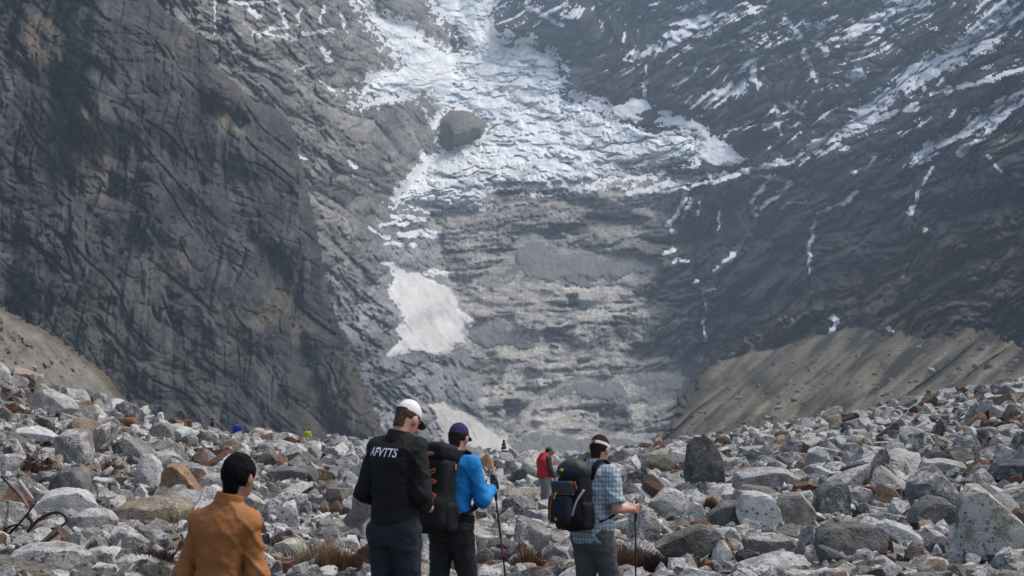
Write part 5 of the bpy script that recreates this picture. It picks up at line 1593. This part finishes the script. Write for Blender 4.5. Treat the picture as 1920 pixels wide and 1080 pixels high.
def lathe_between(name, a, b, prof, mat, parent, seg=12):
    """tube along a-b; prof = [(t, radius)]"""
    a = np.array(a, float); b = np.array(b, float); d = (b - a) / np.linalg.norm(b - a)
    u = np.cross(d, [1, 0, 0.3]); u /= np.linalg.norm(u); v = np.cross(d, u)
    V = []; f = []
    for (t, r) in prof:
        for k in range(seg):
            an = 2 * math.pi * k / seg
            V.append(a + (b - a) * t + (u * math.cos(an) + v * math.sin(an)) * r)
    for i in range(len(prof) - 1):
        for k in range(seg):
            f.append([i * seg + k, i * seg + (k + 1) % seg, (i + 1) * seg + (k + 1) % seg, (i + 1) * seg + k])
    V.append(a + (b - a) * prof[0][0]); V.append(a + (b - a) * prof[-1][0])
    c0 = len(V) - 2; c1 = len(V) - 1; e = (len(prof) - 1) * seg
    for k in range(0, seg, 2):
        f.append([c0, (k + 2) % seg, k + 1, k]); f.append([c1, e + k, e + k + 1, e + (k + 2) % seg])
    return link(name, np_mesh(name, np.array(V), np.array(f), True), mat, parent)

def to_world(loc, rz, s, p):
    c, q = math.cos(rz), math.sin(rz); p = np.array(p, float) * s
    return np.array([loc[0] + c * p[0] - q * p[1], loc[1] + q * p[0] + c * p[1], loc[2] + p[2]])

def stand(i):
    x, y, _ = STAND[i]
    return (x, y, float(ground_z(x, y)))

# ---------------------------------------------------------------- man in the orange jacket
L0 = stand(0)
make_person(L0, math.radians(-10), 1.64, 'black haired man in an orange brown jacket seen from behind at left', dict(
    elL=(-.210, -.02, 1.15), elR=(.205, -.01, 1.15), wrL=(-.225, .06, .91), wrR=(.215, .08, .92), shx=.138, shz=1.425, slim=.68, armr=.80,
    sx=([.8, 1.2, 1.45, 1.6], [-.01, 0, .012, .05]), head=(.07, .035, 1.685), hrot=(math.radians(-14), .06, .05),
    hands={-1: ((0, .15, -1), (1, .2, 0), .45), 1: ((0, .15, -1), (-1, .2, 0), .45)},
    skin=S_TAN, trousers=F_DKTR, topmat=F_ORANGE, topname='jacket', hem=.84, inflate=.022, boxy=True, fold=.009, crease=.010, armk=.008,
    collar=(.030, .068), hair=F_HAIRB, hairamp=.008, hairthick=.012, hairline=.034, seed=4.1))

# ---------------------------------------------------------------- man in the black sweatshirt
L1 = stand(1); RZ1 = math.radians(-22)
person1, top1 = make_person(L1, RZ1, 1.885, 'man in a white cap and black sweatshirt with white letters on its back', dict(
    elL=(-.222, -.05, 1.17), elR=(.222, -.03, 1.16), wrL=(-.12, .20, 1.08), wrR=(.13, .22, 1.07), shx=.150, slim=.82,
    sx=([.8, 1.2, 1.45, 1.6], [0, 0, .01, .03]), sy=([.8, 1.1, 1.45, 1.6], [0, -.01, .0, .03]), head=(.045, .085, 1.655),
    hrot=(math.radians(-10), math.radians(30), .06),
    hands={-1: ((.7, .7, .1), (.3, -.2, 1), .7), 1: ((-.7, .7, .1), (-.3, -.2, 1), .7)},
    skin=S_FAIR, trousers=F_NAVYTR, trw=1.08, topmat=F_BLACK, topname='sweatshirt', hem=.985, inflate=.020, boxy=True, fold=.011, crease=.007, armk=.012, hemband=True,
    collar=(.012, .073), hair=F_HAIRL, hairamp=.003, hairthick=.004, hairline=.02, cap=F_WHITE, brim=F_LEATHER, cap_strap=F_DKGREY, seed=2.1))

def lettering(text, parent, cx, cz, width, height, slant, mat):
    cu = bpy.data.curves.new('lettering', 'FONT'); cu.body = text; cu.size = 1.0; cu.shear = slant; cu.offset = .018; cu.resolution_u = 3; cu.space_character = 1.0
    tmp = bpy.data.objects.new('lettering_outline', cu); COL.objects.link(tmp)
    dg = bpy.context.evaluated_depsgraph_get(); dg.update()
    me = bpy.data.meshes.new_from_object(tmp.evaluated_get(dg))
    bpy.data.objects.remove(tmp)
    bm = bmesh.new(); bm.from_mesh(me)
    for it in range(4):
        es = [e for e in bm.edges if e.calc_length() > .22]
        if not es: break
        bmesh.ops.subdivide_edges(bm, edges=es, cuts=1); bmesh.ops.triangulate(bm, faces=bm.faces[:])
    bmesh.ops.triangulate(bm, faces=bm.faces[:])
    V = np.array([v.co[:] for v in bm.verts]); Fc = np.array([[v.index for v in f.verts] for f in bm.faces]); bm.free()
    lo, hi = V.min(0), V.max(0)
    u = (V[:, 0] - lo[0]) / (hi[0] - lo[0]) - .5; w = (V[:, 1] - lo[1]) / (hi[1] - lo[1]) - .5
    from mathutils.bvhtree import BVHTree
    pm = parent.data
    bvh = BVHTree.FromPolygons([v.co for v in pm.vertices], [p.vertices[:] for p in pm.polygons])
    out = []
    for a, b in zip(u, w):
        x = cx + a * width; z = cz + b * height - .06 * a * width
        h = bvh.ray_cast(Vector((x, -1.0, z)), Vector((0, 1, 0)))[0]
        out.append((x, (h.y if h else -.15) - .0035, z))
    o = link('lettering', np_mesh('lettering', np.array(out), Fc, False), mat, parent)
    return o
t_ = NT('white_print'); M_PRINT = t_.set((.72, .73, .75), .8, .2)
person1.scale = (1.885 / 1.8 * .93, 1.885 / 1.8, 1.885 / 1.8)
lettering('AFVTTS', top1, -.03, 1.43, .235, .058, .32, M_PRINT)

# ---------------------------------------------------------------- man in the blue shirt
L2 = stand(2); RZ2 = math.radians(-31)
make_person(L2, RZ2, 1.79, 'walker in a navy cap and bright blue shirt carrying a black rucksack', dict(
    elL=(-.26, .03, 1.17), elR=(.265, .06, 1.165), wrL=(-.20, .26, 1.18), wrR=(.215, .285, 1.25),
    sy=([.8, 1.1, 1.45, 1.6], [0, .0, .03, .06]), head=(0, .10, 1.68), hrot=(math.radians(9), math.radians(16), 0),
    hands={-1: ((.1, .9, .2), (1, 0, 0), 1.25), 1: ((-.05, .9, .35), (-1, 0, 0), 1.25)}, glove='both',
    knL=(-.11, -.02, .50), anL=(-.11, -.16, .12), knR=(.10, .10, .50), anR=(.10, .08, .10),
    skin=S_FAIR, trousers=F_DKTR, trw=1.1, topmat=F_BLUE, topname='shirt', hem=.98, inflate=.016, fold=.007, crease=.004,
    collar=(.016, .070), hair=F_HAIRBR, hairamp=.004, hairthick=.008, cap=F_NAVY, cap_strap=F_DKGREY, seed=6.4))

def pack_straps(root, sc=1.0, mat=F_PACK, dx=.0, dy=0.0):
    for s in (-1, 1):
        ribbon('shoulder_strap', [(.085 * s, -.15 + dy, 1.40), (.10 * s, -.09 + dy, 1.535), (.105 * s, .015 + dy, 1.565), (.115 * s, .125 + dy, 1.47), (.13 * s, .165 + dy, 1.32), (.175 * s, .08 + dy, 1.12), (.18 * s, -.10, 1.05)],
               .058, .012, mat, root, (1, .2 * s, 0))
    ribbon('hip_belt', [(-.10, -.16, 1.03), (-.188, -.04, 1.015), (-.15, .105, 1.0), (0, .150, 1.0), (.15, .105, 1.0), (.188, -.04, 1.015), (.10, -.16, 1.03)], .062, .014, mat, root, (0, 0, 1), 36)

def pack_blue():
    root = empty('backpack', L2, RZ2); root.scale = (1.79 / 1.8,) * 3
    tag(root, 'tall black rucksack with orange cords on the back of the walker in blue', 'backpack')
    g = SDF((-.26, -.50, .84), (.26, -.06, 1.68), .009)
    R = rot3(0, .05, 0)
    g.box((0, -.265, 1.22), (.165, .125, .30), .075, R, 0); g.box((0, -.30, 1.06), (.150, .135, .15), .07, R, .05)
    g.folds(.010, 9, 9, 8, 1.1)
    g.obj('main_body', F_PACK, root)
    g = SDF((-.26, -.50, 1.38), (.26, -.04, 1.72), .008)
    g.box((0, -.235, 1.545), (.160, .135, .085), .065, rot3(0, .18, 0), 0); g.folds(.010, 10, 10, 12, 2.3)
    lid = g.obj('lid', F_PACK, root)
    g = SDF((-.12, -.46, 1.46), (.12, -.33, 1.62), .006)
    g.ell((.03, -.372, 1.545), (.048, .014, .019), rot3(0, .18, 0), 0); g.obj('logo', F_ORANGECORD, lid)
    for s in (-1, 1):
        g = SDF((.09 * s - .14, -.42, .88), (.09 * s + .14, -.10, 1.20), .009)
        g.box((.150 * s, -.25, 1.03), (.040, .085, .12), .038, None, 0); g.folds(.012, 12, 12, 10, 4.0); g.obj('side_pocket', F_PACK, root)
    zz = [(.10, -.395, 1.42), (-.06, -.405, 1.375), (.11, -.400, 1.32), (-.06, -.415, 1.27), (.11, -.405, 1.21), (-.02, -.445, 1.13)]
    ribbon('cord', zz, .016, .010, F_ORANGECORD, root, (0, 0, 1), 60)
    ribbon('cord', [(-.10, -.398, 1.40), (.0, -.405, 1.36), (.10, -.395, 1.40)], .010, .006, F_ORANGECORD, root, (0, 0, 1), 16)
    ribbon('zip_pull', [(.172, -.20, 1.46), (.178, -.215, 1.41)], .022, .008, F_ORANGECORD, root, (0, 1, 0), 6)
    ribbon('compression_strap', [(-.13, -.39, 1.20), (-.172, -.27, 1.20), (-.16, -.15, 1.21)], .02, .006, F_PACK, root, (0, 0, 1), 12)
    pack_straps(root, dy=.03)
pack_blue()

def trekking_pole(top, foot, label, mat2):
    top = np.array(top); foot = np.array(foot); Lh = np.linalg.norm(top - foot)
    root = empty('trekking_pole', tuple(foot)); tag(root, label, 'trekking pole', 'trekking poles')
    a = np.zeros(3); b = top - foot
    lathe_between('shaft', a, b, [(0.02, .005), (.35, .0065), (.352, .0075), (.62, .0078), (.622, .009), (.86, .0095)], M_POLE, root)
    lathe_between('sleeve_band', a, b, [(.50, .0088), (.505, .0096), (.60, .0096), (.605, .0088)], mat2, root)
    lathe_between('grip', a, b, [(.84, .010), (.85, .014), (.90, .0155), (.93, .0145), (.97, .017), (.985, .021), (1.0, .017)], M_POLE, root)
    lathe_between('basket', a, b, [(.045, .006), (.047, .030), (.053, .030), (.056, .006)], M_POLE, root)
    lathe_between('tip', a, b, [(0.0, .002), (.012, .004), (.03, .005)], M_TIP, root)
    d = b / np.linalg.norm(b)
    ribbon('wrist_strap', [b * .985, b * .985 + np.array([-.05, -.03, -.02]), b * .95 + np.array([-.07, -.03, -.10]), b * .93 + np.array([-.02, -.02, -.13]), b * .97], .014, .003, M_POLE, root, (0, 1, 0), 24)
    return root
hw = to_world(L2, RZ2, 1.79 / 1.8, (.185, .375, 1.285))
foot = np.array([hw[0] + .16, hw[1] + .10, 0.0]); foot[2] = float(ground_z(foot[0], foot[1])) + .01
trekking_pole(hw + (hw - foot) / np.linalg.norm(hw - foot) * .09, foot, 'black and dark red trekking pole in the gloved hand of the blue walker', M_POLERED)

# ---------------------------------------------------------------- man in the plaid shirt
L3 = stand(3); RZ3 = math.radians(-46); S3 = 1.775 / 1.8
make_person(L3, RZ3, 1.775, 'walker in a blue plaid shirt and white headband with a rucksack at right', dict(
    elL=(-.25, .03, 1.17), elR=(.255, .02, 1.165), wrL=(-.20, .25, 1.12), wrR=(.215, .275, 1.155),
    sy=([.8, 1.1, 1.45, 1.6], [0, .0, .04, .07]), head=(0, .105, 1.685), hrot=(math.radians(13), math.radians(14), 0),
    hands={-1: ((.1, 1, 0), (1, 0, 0), 1.3), 1: ((-.05, 1, .05), (-1, 0, .1), 1.3)},
    knL=(-.10, .02, .50), anL=(-.11, -.12, .12), knR=(.10, .13, .52), anR=(.10, .14, .10),
    skin=S_FAIR, trousers=F_GREYTR, trw=1.15, topmat=F_PLAID, topname='shirt', hem=.86, inflate=.030, boxy=True, sleeve=.86, fold=.012, crease=.006,
    collar=(.022, .074), hair=F_HAIRBR, hairamp=.004, hairthick=.007, headband=True, seed=8.2))

def pack_plaid():
    root = empty('backpack', L3, RZ3); root.scale = (S3 * .93, S3 * .95, S3 * 1.01)
    tag(root, 'rounded black rucksack with a grey panel and orange straps on the plaid walker', 'backpack')
    g = SDF((-.28, -.52, .86), (.28, -.06, 1.62), .009)
    R = rot3(0, .06, 0)
    g.box((0, -.25, 1.22), (.160, .115, .24), .08, R, 0); g.ell((0, -.27, 1.10), (.170, .14, .13), R, .05)
    g.folds(.012, 9, 9, 8, 3.1); g.obj('main_body', F_PACK, root)
    g = SDF((-.27, -.52, 1.34), (.27, -.05, 1.70), .008)
    g.ell((0, -.245, 1.47), (.170, .150, .115), rot3(0, .15, 0), 0); g.folds(.010, 10, 10, 12, 5.3); lid = g.obj('lid', F_PACKNAVY, root)
    g = SDF((-.08, -.47, 1.43), (.10, -.36, 1.53), .006)
    g.ell((.0, -.413, 1.485), (.026, .012, .014), rot3(0, -.1, 0), 0); g.obj('logo', F_YELLOW, lid)
    g = SDF((-.22, -.50, 1.24), (.22, -.30, 1.44), .007)
    g.box((-.01, -.392, 1.335), (.135, .022, .060), .018, rot3(0, -.22, 0), 0); g.obj('top_panel', F_PACKGREY, root)
    g = SDF((-.24, -.53, 1.00), (.24, -.32, 1.30), .008)
    g.box((-.03, -.400, 1.155), (.135, .050, .115), .04, rot3(0, .05, 0), 0); g.folds(.010, 14, 14, 12, 6.1); g.obj('front_pocket', F_PACKPURP, root)
    for s in (-1, 1):
        g = SDF((.09 * s - .15, -.43, .88), (.09 * s + .15, -.10, 1.26), .009)
        g.box((.150 * s, -.24, 1.10), (.040, .085, .12), .04, None, 0); g.folds(.008, 12, 12, 10, 4.0); g.obj('side_pocket', F_PACK, root)
    ribbon('strap', [(-.10, -.432, 1.29), (-.105, -.456, 1.16), (-.11, -.452, 1.04)], .014, .007, F_ORANGECORD, root, (1, 0, 0), 14)
    ribbon('strap', [(-.055, -.43, 1.30), (-.06, -.455, 1.24)], .014, .008, F_YELLOW, root, (1, 0, 0), 8)
    ribbon('buckle', [(-.045, -.458, 1.075), (-.02, -.458, 1.07)], .02, .012, F_YELLOW, root, (0, 0, 1), 5)
    ribbon('strap', [(.175, -.30, 1.32), (.145, -.372, 1.22), (.115, -.402, 1.10)], .020, .008, F_SILVER, root, (1, 0, 0), 14)
    ribbon('zip_pull', [(.13, -.385, 1.39), (.15, -.372, 1.32)], .024, .008, F_ORANGECORD, root, (1, 0, 0), 6)
    ribbon('piping', [(-.15, -.40, 1.275), (0, -.43, 1.285), (.14, -.395, 1.28)], .008, .006, F_ORANGECORD, root, (0, 0, 1), 16)
    pack_straps(root, dy=.04)
pack_plaid()
hw = to_world(L3, RZ3, S3, (.185, .365, 1.17))
foot = np.array([hw[0] + .0, hw[1] + .12, 0.0]); foot[2] = float(ground_z(foot[0], foot[1])) + .01
trekking_pole(hw + (hw - foot) / np.linalg.norm(hw - foot) * .075, foot, 'black trekking pole planted by the bare hand of the plaid walker', M_POLE)

# ---------------------------------------------------------------- walkers farther off
def far_spot(px, top_py, D, H):
    """foot point of a figure whose head shows at the pixel, walking on the ground at about D"""
    rx, rz = ray(px, top_py)
    best = min(np.arange(D - 8, D + 30, .25), key=lambda y: abs(CAMZ + rz * y - H - float(ground_z(rx * y, y))))
    return (float(rx * best), float(best), float(ground_z(rx * best, best)))
base_pose = dict(elL=(-.25, .0, 1.16), elR=(.25, .02, 1.16), wrL=(-.23, .12, .94), wrR=(.23, .14, .94), head=(0, .05, 1.685), hrot=(0, .25, 0),
                 inflate=.03, fold=.006, hem=.92, boxy=True, hands={}, group='walkers on the boulder field')
L4 = far_spot(1022, 838, 33, 1.70)
make_person(L4, math.radians(-60), 1.72, 'walker in a red vest and grey cap among the boulders in the middle distance', dict(base_pose, skin=S_TAN, trousers=F_PALETR,
    topmat=F_DKGREY, topname='jacket', vest=F_RED, cap=F_CAPGREY, hair=F_HAIRBR, head=(0, .13, 1.67), hrot=(0, .45, 0), trw=1.15), res=.016)
L5 = far_spot(445, 793, 78, 1.66)
make_person(L5, math.radians(5), 1.74, 'tiny far walker in a cobalt blue jacket on the skyline', dict(base_pose, skin=S_FAIR, trousers=F_DKTR, topmat=F_COBALT, topname='jacket',
    hair=F_HAIRL, inflate=.06), res=.02)
L6 = far_spot(577, 805, 100, 1.6)
make_person(L6, math.radians(-25), 1.7, 'tiny far walker with a lime green pack behind the skyline stones', dict(base_pose, skin=S_TAN, trousers=F_DKTR, topmat=F_LIME, topname='jacket',
    hair=F_HAIRB, head=(.1, .1, 1.62), inflate=.09), res=.02)
L7 = far_spot(301, 769, 70, 1.6)
make_person(L7, math.radians(-40), 1.7, 'tiny far walker in a white shirt and dark blue cap on the left crest', dict(base_pose, skin=S_TAN, trousers=F_GREYTR, topmat=F_WHITE, topname='shirt',
    cap=F_NAVY, hair=F_HAIRB), res=.02)
L8 = far_spot(398, 787, 80, 1.6)
make_person(L8, math.radians(-70), 1.68, 'tiny far walker in black on the crest left of the cobalt jacket', dict(base_pose, skin=S_TAN, trousers=F_DKTR, topmat=F_BLACK, topname='jacket',
    hair=F_HAIRB), res=.02)
# ================================================================ PLANTS, BRANCHES, CAIRN
def blade_mesh(name, n, rad, hgt, seed, spread=.6, wid=.006, bush=False):
    r = np.random.RandomState(seed)
    V = []; F = []
    cl = r.normal(size=(9, 2)) * rad * .55; ch = r.uniform(.45, 1.1, 9)
    for i in range(n):
        j = r.randint(9)
        b = np.array([cl[j, 0] + r.normal() * rad * .2, cl[j, 1] + r.normal() * rad * .2, 0.0]); q = min(np.hypot(b[0], b[1]), rad)
        if bush:
            b[2] = hgt * r.rand() * .6 * (1 - (q / rad) ** 2)
            d = np.array([r.normal() * .8, r.normal() * .8, abs(r.normal()) * .7 + .2]); d /= np.linalg.norm(d); L = hgt * r.uniform(.25, .5)
        else:
            out = b[:2] / (rad + 1e-6)
            d = np.array([out[0] * spread + r.normal() * .22, out[1] * spread + r.normal() * .22, 1.0]); d /= np.linalg.norm(d); L = hgt * r.uniform(.35, 1.0) * ch[j]
        s = np.cross(d, r.normal(size=3)); s /= np.linalg.norm(s) + 1e-9
        w = wid * r.uniform(.6, 1.3)
        m = b + d * L * .55; e = b + d * L + np.array([d[0], d[1], -.6]) * L * (.10 if bush else .22) * r.rand()
        k = len(V)
        V += [b - s * w, b + s * w, m + s * w * .8, m - s * w * .8, e + s * w * .15, e - s * w * .15]
        F += [[k, k + 1, k + 2, k + 3], [k + 3, k + 2, k + 4, k + 5]]
    return np_mesh(name, np.array(V), np.array(F), False)

def straw(name, lo, hi):
    t = NT(name); p = t.obj()
    c = t.ramp(t.noise(p, 26.0, 3, .6), [(.3, lo), (.7, hi)])
    return t.set(c, .9, .15)
G_TAN = straw('dry_tan_grass', (.14, .095, .05), (.34, .26, .15)); G_RUST = straw('rusty_dry_grass', (.10, .05, .03), (.24, .125, .065))
G_BROWN = straw('brown_heath', (.035, .022, .017), (.105, .06, .042)); G_WOOD = straw('dead_wood', (.022, .016, .016), (.06, .042, .038))
G_PALEW = straw('bleached_wood', (.26, .25, .23), (.40, .39, .36)); G_GREEN = straw('dark_juniper', (.010, .015, .010), (.028, .036, .022))

def ground_point(px, py):
    D = ground_hit(px, min(py, 1066)); rx, rz = ray(px, py)
    x = float(rx * D); return x, D, float(ground_z(x, D))

for (px, py, wpx, hpx, mat, bush, lab, nm) in [
    (598, 1085, 74, 62, G_TAN, False, 'tan dry grass tuft between the orange jacket and the man in black', 'grass_tuft'),
    (640, 1098, 80, 46, G_RUST, False, 'rusty dry grass tuft against the left leg of the man in black', 'grass_tuft'),
    (560, 1096, 46, 36, G_TAN, False, 'small dry grass tuft left of the large tan one', 'grass_tuft'),
    (1150, 1092, 66, 58, G_RUST, False, 'rusty grass tuft at the foot of the plaid walker\'s pole', 'grass_tuft'),
    (1215, 1090, 60, 48, G_BROWN, False, 'dark brown grass tuft just right of the plaid walker\'s pole', 'grass_tuft'),
    (988, 1078, 34, 52, G_RUST, False, 'narrow rusty tuft under the sharp topped wedge boulder', 'grass_tuft'),
    (328, 990, 58, 44, G_TAN, False, 'tan grass tuft on the long rock left of the orange jacket', 'grass_tuft'),
    (300, 1052, 60, 40, G_BROWN, False, 'brown grass tuft beside the left sleeve of the orange jacket', 'grass_tuft'),
    (66, 888, 62, 44, G_BROWN, True, 'dark brown shrub left of the big blunt grey boulder', 'shrub'),
    (30, 776, 46, 24, G_RUST, True, 'rusty low shrub under the crest at far left', 'shrub'),
    (208, 892, 40, 34, G_RUST, True, 'rust coloured shrub between the grey and the white stones', 'shrub'),
    (84, 836, 34, 26, G_BROWN, True, 'small brown shrub under the long whitish rock', 'shrub'),
    (1270, 890, 26, 34, G_RUST, True, 'rusty shrub left of the tall dark standing boulder', 'shrub'),
    (608, 912, 20, 34, G_TAN, True, 'ochre tuft on the rocks left of the black sweatshirt', 'shrub'),
    (1030, 894, 20, 26, G_RUST, True, 'small russet bush right of the red vest', 'shrub')]:
    x, D, z = ground_point(px, py)
    w = wpx / FPX * D / 2; h = hpx / FPX * D
    me = blade_mesh(nm, 620 if not bush else 420, w, h * (1.15 if not bush else 1.3), int(px), .55, .0055 * (D / 16) ** .8, bush)
    root = empty(nm, (x, D - .15, z - .02))
    tag(root, lab, 'grass' if nm == 'grass_tuft' else 'shrub', 'dry plants among the boulders')
    link('blades' if nm == 'grass_tuft' else 'foliage', me, mat, root)
    # a short woody stock under it
    lathe_between('stock', (0, 0, -.05), (0, 0, h * .35), [(0, w * .18), (.6, w * .10), (1, w * .03)], G_WOOD, root, 8)

# ---- dead branches with two loops, lower left
def tube(name, pts, rad, mat, parent, n=40, seg=7):
    P = np.array(pts, float); Q = np.concatenate([[2 * P[0] - P[1]], P, [2 * P[-1] - P[-2]]]); C = []
    for t in np.linspace(0, len(P) - 1 - 1e-6, n):
        i = int(t); f = t - i; a, b, c, d = Q[i], Q[i + 1], Q[i + 2], Q[i + 3]
        C.append(.5 * ((2 * b) + (-a + c) * f + (2 * a - 5 * b + 4 * c - d) * f * f + (-a + 3 * b - 3 * c + d) * f ** 3))
    C = np.array(C); T = np.gradient(C, axis=0); T /= np.linalg.norm(T, axis=1)[:, None] + 1e-9
    u = np.cross(T, [.3, 1, .2]); u /= np.linalg.norm(u, axis=1)[:, None] + 1e-9; v = np.cross(T, u)
    R = rad * (1.0 - .55 * np.linspace(0, 1, n)) * (1 + .18 * fbm(np.linspace(0, 9, n), np.zeros(n) + .5, None, 2))
    V = []; F = []
    for k in range(seg):
        an = 6.2832 * k / seg; V.append(C + (u * math.cos(an) + v * math.sin(an)) * R[:, None])
    V = np.stack(V, 1).reshape(-1, 3)
    for i in range(n - 1):
        for k in range(seg): F.append([i * seg + k, i * seg + (k + 1) % seg, (i + 1) * seg + (k + 1) % seg, (i + 1) * seg + k])
    return link(name, np_mesh(name, V, np.array(F), True), mat, parent)
bx, bD, bz = ground_point(70, 1022)
bD -= .5
broot = empty('dead_shrub', (bx, bD, bz)); tag(broot, 'dark dead branches bent into two loops in front of the broad whitish boulder', 'branches')
def bp(px, py, dy=0.0):
    return at(px, py, bD + dy) - np.array([bx, bD, bz])
for pts, rad, mat in [
    ([bp(-6, 1022, .1), bp(22, 996, .05), bp(46, 970), bp(67, 943, -.05)], 0.027, G_WOOD),
    ([bp(40, 1012, .1), bp(56, 992), bp(72, 975), bp(90, 965), bp(108, 961, -.05), bp(121, 967, -.08), bp(125, 977, -.05), bp(116, 986), bp(96, 993, .05), bp(80, 990, .1)], 0.030, G_WOOD),
    ([bp(84, 994, .05), bp(104, 991), bp(118, 993, -.03), bp(126, 1003, -.05), bp(120, 1012), bp(106, 1017, .05)], 0.027, G_WOOD),
    ([bp(50, 966, .0), bp(60, 980, -.05), bp(52, 1000, -.05), bp(40, 1018, .0)], 0.030, G_WOOD),
    ([bp(60, 985, .0), bp(46, 1006, .05), bp(30, 1022, .1)], 0.024, G_WOOD),
    ([bp(20, 1020, .0), bp(36, 1008, -.05), bp(48, 1010, -.08), bp(56, 1024, -.05)], 0.021, G_WOOD),
    ([bp(-4, 1004, .1), bp(14, 990, .05), bp(30, 984, 0), bp(44, 986, 0)], 0.021, G_WOOD),
    ([bp(36, 902, .5), bp(48, 918, .4), bp(62, 936, .3)], 0.039, G_PALEW),
    ([bp(28, 914, .5), bp(40, 930, .4), bp(52, 950, .3)], 0.042, G_PALEW),
    ([bp(2, 893, .5), bp(20, 912, .4), bp(36, 930, .3), bp(46, 944, .2)], 0.021, G_WOOD)]:
    tube('branch', pts, rad, mat, broot)

# ---- cairn on the skyline
cx_, cD, cz_ = ground_point(945, 853); 
croot = empty('cairn', (cx_, cD, cz_)); tag(croot, 'small dark cairn of stacked stones on the skyline between the blue walker and red vest', 'cairn')
zc_ = 0.0; rc = np.random.RandomState(5)
sc_ = cD / FPX
for k, (wp, hp_) in enumerate([(24, 9), (15, 7), (18, 6), (12, 8), (10, 7), (6, 6)]):
    o = link('stone', PROTO[k % 10].copy(), None, croot)
    w, h = wp * sc_ / 2, hp_ * sc_ / 2
    o.scale = (w, w * .8, h * 1.1); o.location = (rc.uniform(-.06, .06), 0, zc_ + h); o.rotation_euler = (0, rc.uniform(-.1, .1), rc.uniform(0, 6))
    o['tint'] = (.06, .062, .055) if k != 1 else (.3, .3, .29); o['lichen'] = .1
    zc_ += 2 * h * .9

# ---- dark juniper thickets clinging to the cliff
for k, (px, py, wp, hp_, lab) in enumerate([
    (195, 436, 30, 17, 'largest dark green thicket on the cliff face'), (65, 530, 12, 12, 'dark thicket low on the cliff near the left edge'),
    (86, 551, 15, 9, 'small dark thicket just right of the leftmost low one'), (150, 553, 16, 13, 'compact dark thicket above the tan bank crest'),
    (212, 561, 28, 13, 'broad dark thicket right of the compact one on the lower cliff'), (298, 582, 24, 14, 'dark thicket low in the middle of the cliff'),
    (331, 553, 20, 14, 'slanting dark thicket above the low middle one'), (342, 596, 13, 12, 'small round thicket right of the low middle one'),
    (500, 462, 40, 9, 'long thin thicket on a ledge near the cliff\'s right edge'), (100, 404, 24, 8, 'flat thicket on a ledge left of the largest one'),
    (34, 316, 26, 11, 'dark thicket high on the cliff at the left edge'), (118, 562, 14, 8, 'tiny thicket between the two low left ones'),
    (356, 660, 22, 8, 'flat dark thicket at the cliff foot'), (226, 470, 10, 12, 'small hanging thicket below the largest one')]):
    D = float(cliff_depth(np.array([[px]], np.float32), np.array([[py]], np.float32))[0, 0])
    c = at(px, py, D); r = np.random.RandomState(700 + k); n = 260
    w, h = wp / FPX * D / 2, hp_ / FPX * D / 2
    cl = r.normal(size=(7, 3)) * np.array([.5, .3, .45])
    pos = cl[r.randint(0, 7, n)] + r.normal(size=(n, 3)) * .33
    pos = pos * np.array([w, 2.2, h]) + np.array([0, -1.2, 0])
    V = []; F = []
    for q in pos:
        u = r.normal(size=3); u /= np.linalg.norm(u); v = np.cross(u, r.normal(size=3)); v /= np.linalg.norm(v); z_ = r.uniform(.35, .95); k0 = len(V)
        V += [q - u * z_, q + v * z_ * .7, q + u * z_, q - v * z_ * .7]; F.append([k0, k0 + 1, k0 + 2, k0 + 3])
    root = empty('juniper_thicket', tuple(c)); tag(root, lab, 'thicket', 'thickets on the cliff')
    link('foliage', np_mesh('foliage', np.array(V), np.array(F), False), G_GREEN, root)
    tube('stem', [(0, 1.5, -h), (.2, -.2, -.3 * h), (-.2, -1, .5 * h)], .22, G_WOOD, root, 8, 5)
# ================================================================ AIR
def make_haze():
    lo = np.array([-900, -60, -80.0]); hi = np.array([2300, 3900, 1500.0])
    v = np.array([[x, y, z] for x in (lo[0], hi[0]) for y in (lo[1], hi[1]) for z in (lo[2], hi[2])])
    f = np.array([[0, 1, 3, 2], [4, 6, 7, 5], [0, 4, 5, 1], [2, 3, 7, 6], [0, 2, 6, 4], [1, 5, 7, 3]])
    m = bpy.data.materials.new('haze'); m.use_nodes = True
    t = m.node_tree; t.nodes.clear()
    out = t.nodes.new('ShaderNodeOutputMaterial'); pv = t.nodes.new('ShaderNodeVolumePrincipled')
    pv.inputs['Color'].default_value = (.64, .82, 1.0, 1)
    pv.inputs['Density'].default_value = HAZE
    pv.inputs['Anisotropy'].default_value = 0.1
    t.links.new(pv.outputs[0], out.inputs['Volume'])
    o = link('haze', np_mesh('haze', v, f, False), m)
    tag(o, 'thin bluish mountain air filling the whole valley', 'haze', kind='stuff')
HAZE = 1.1e-4
make_haze()
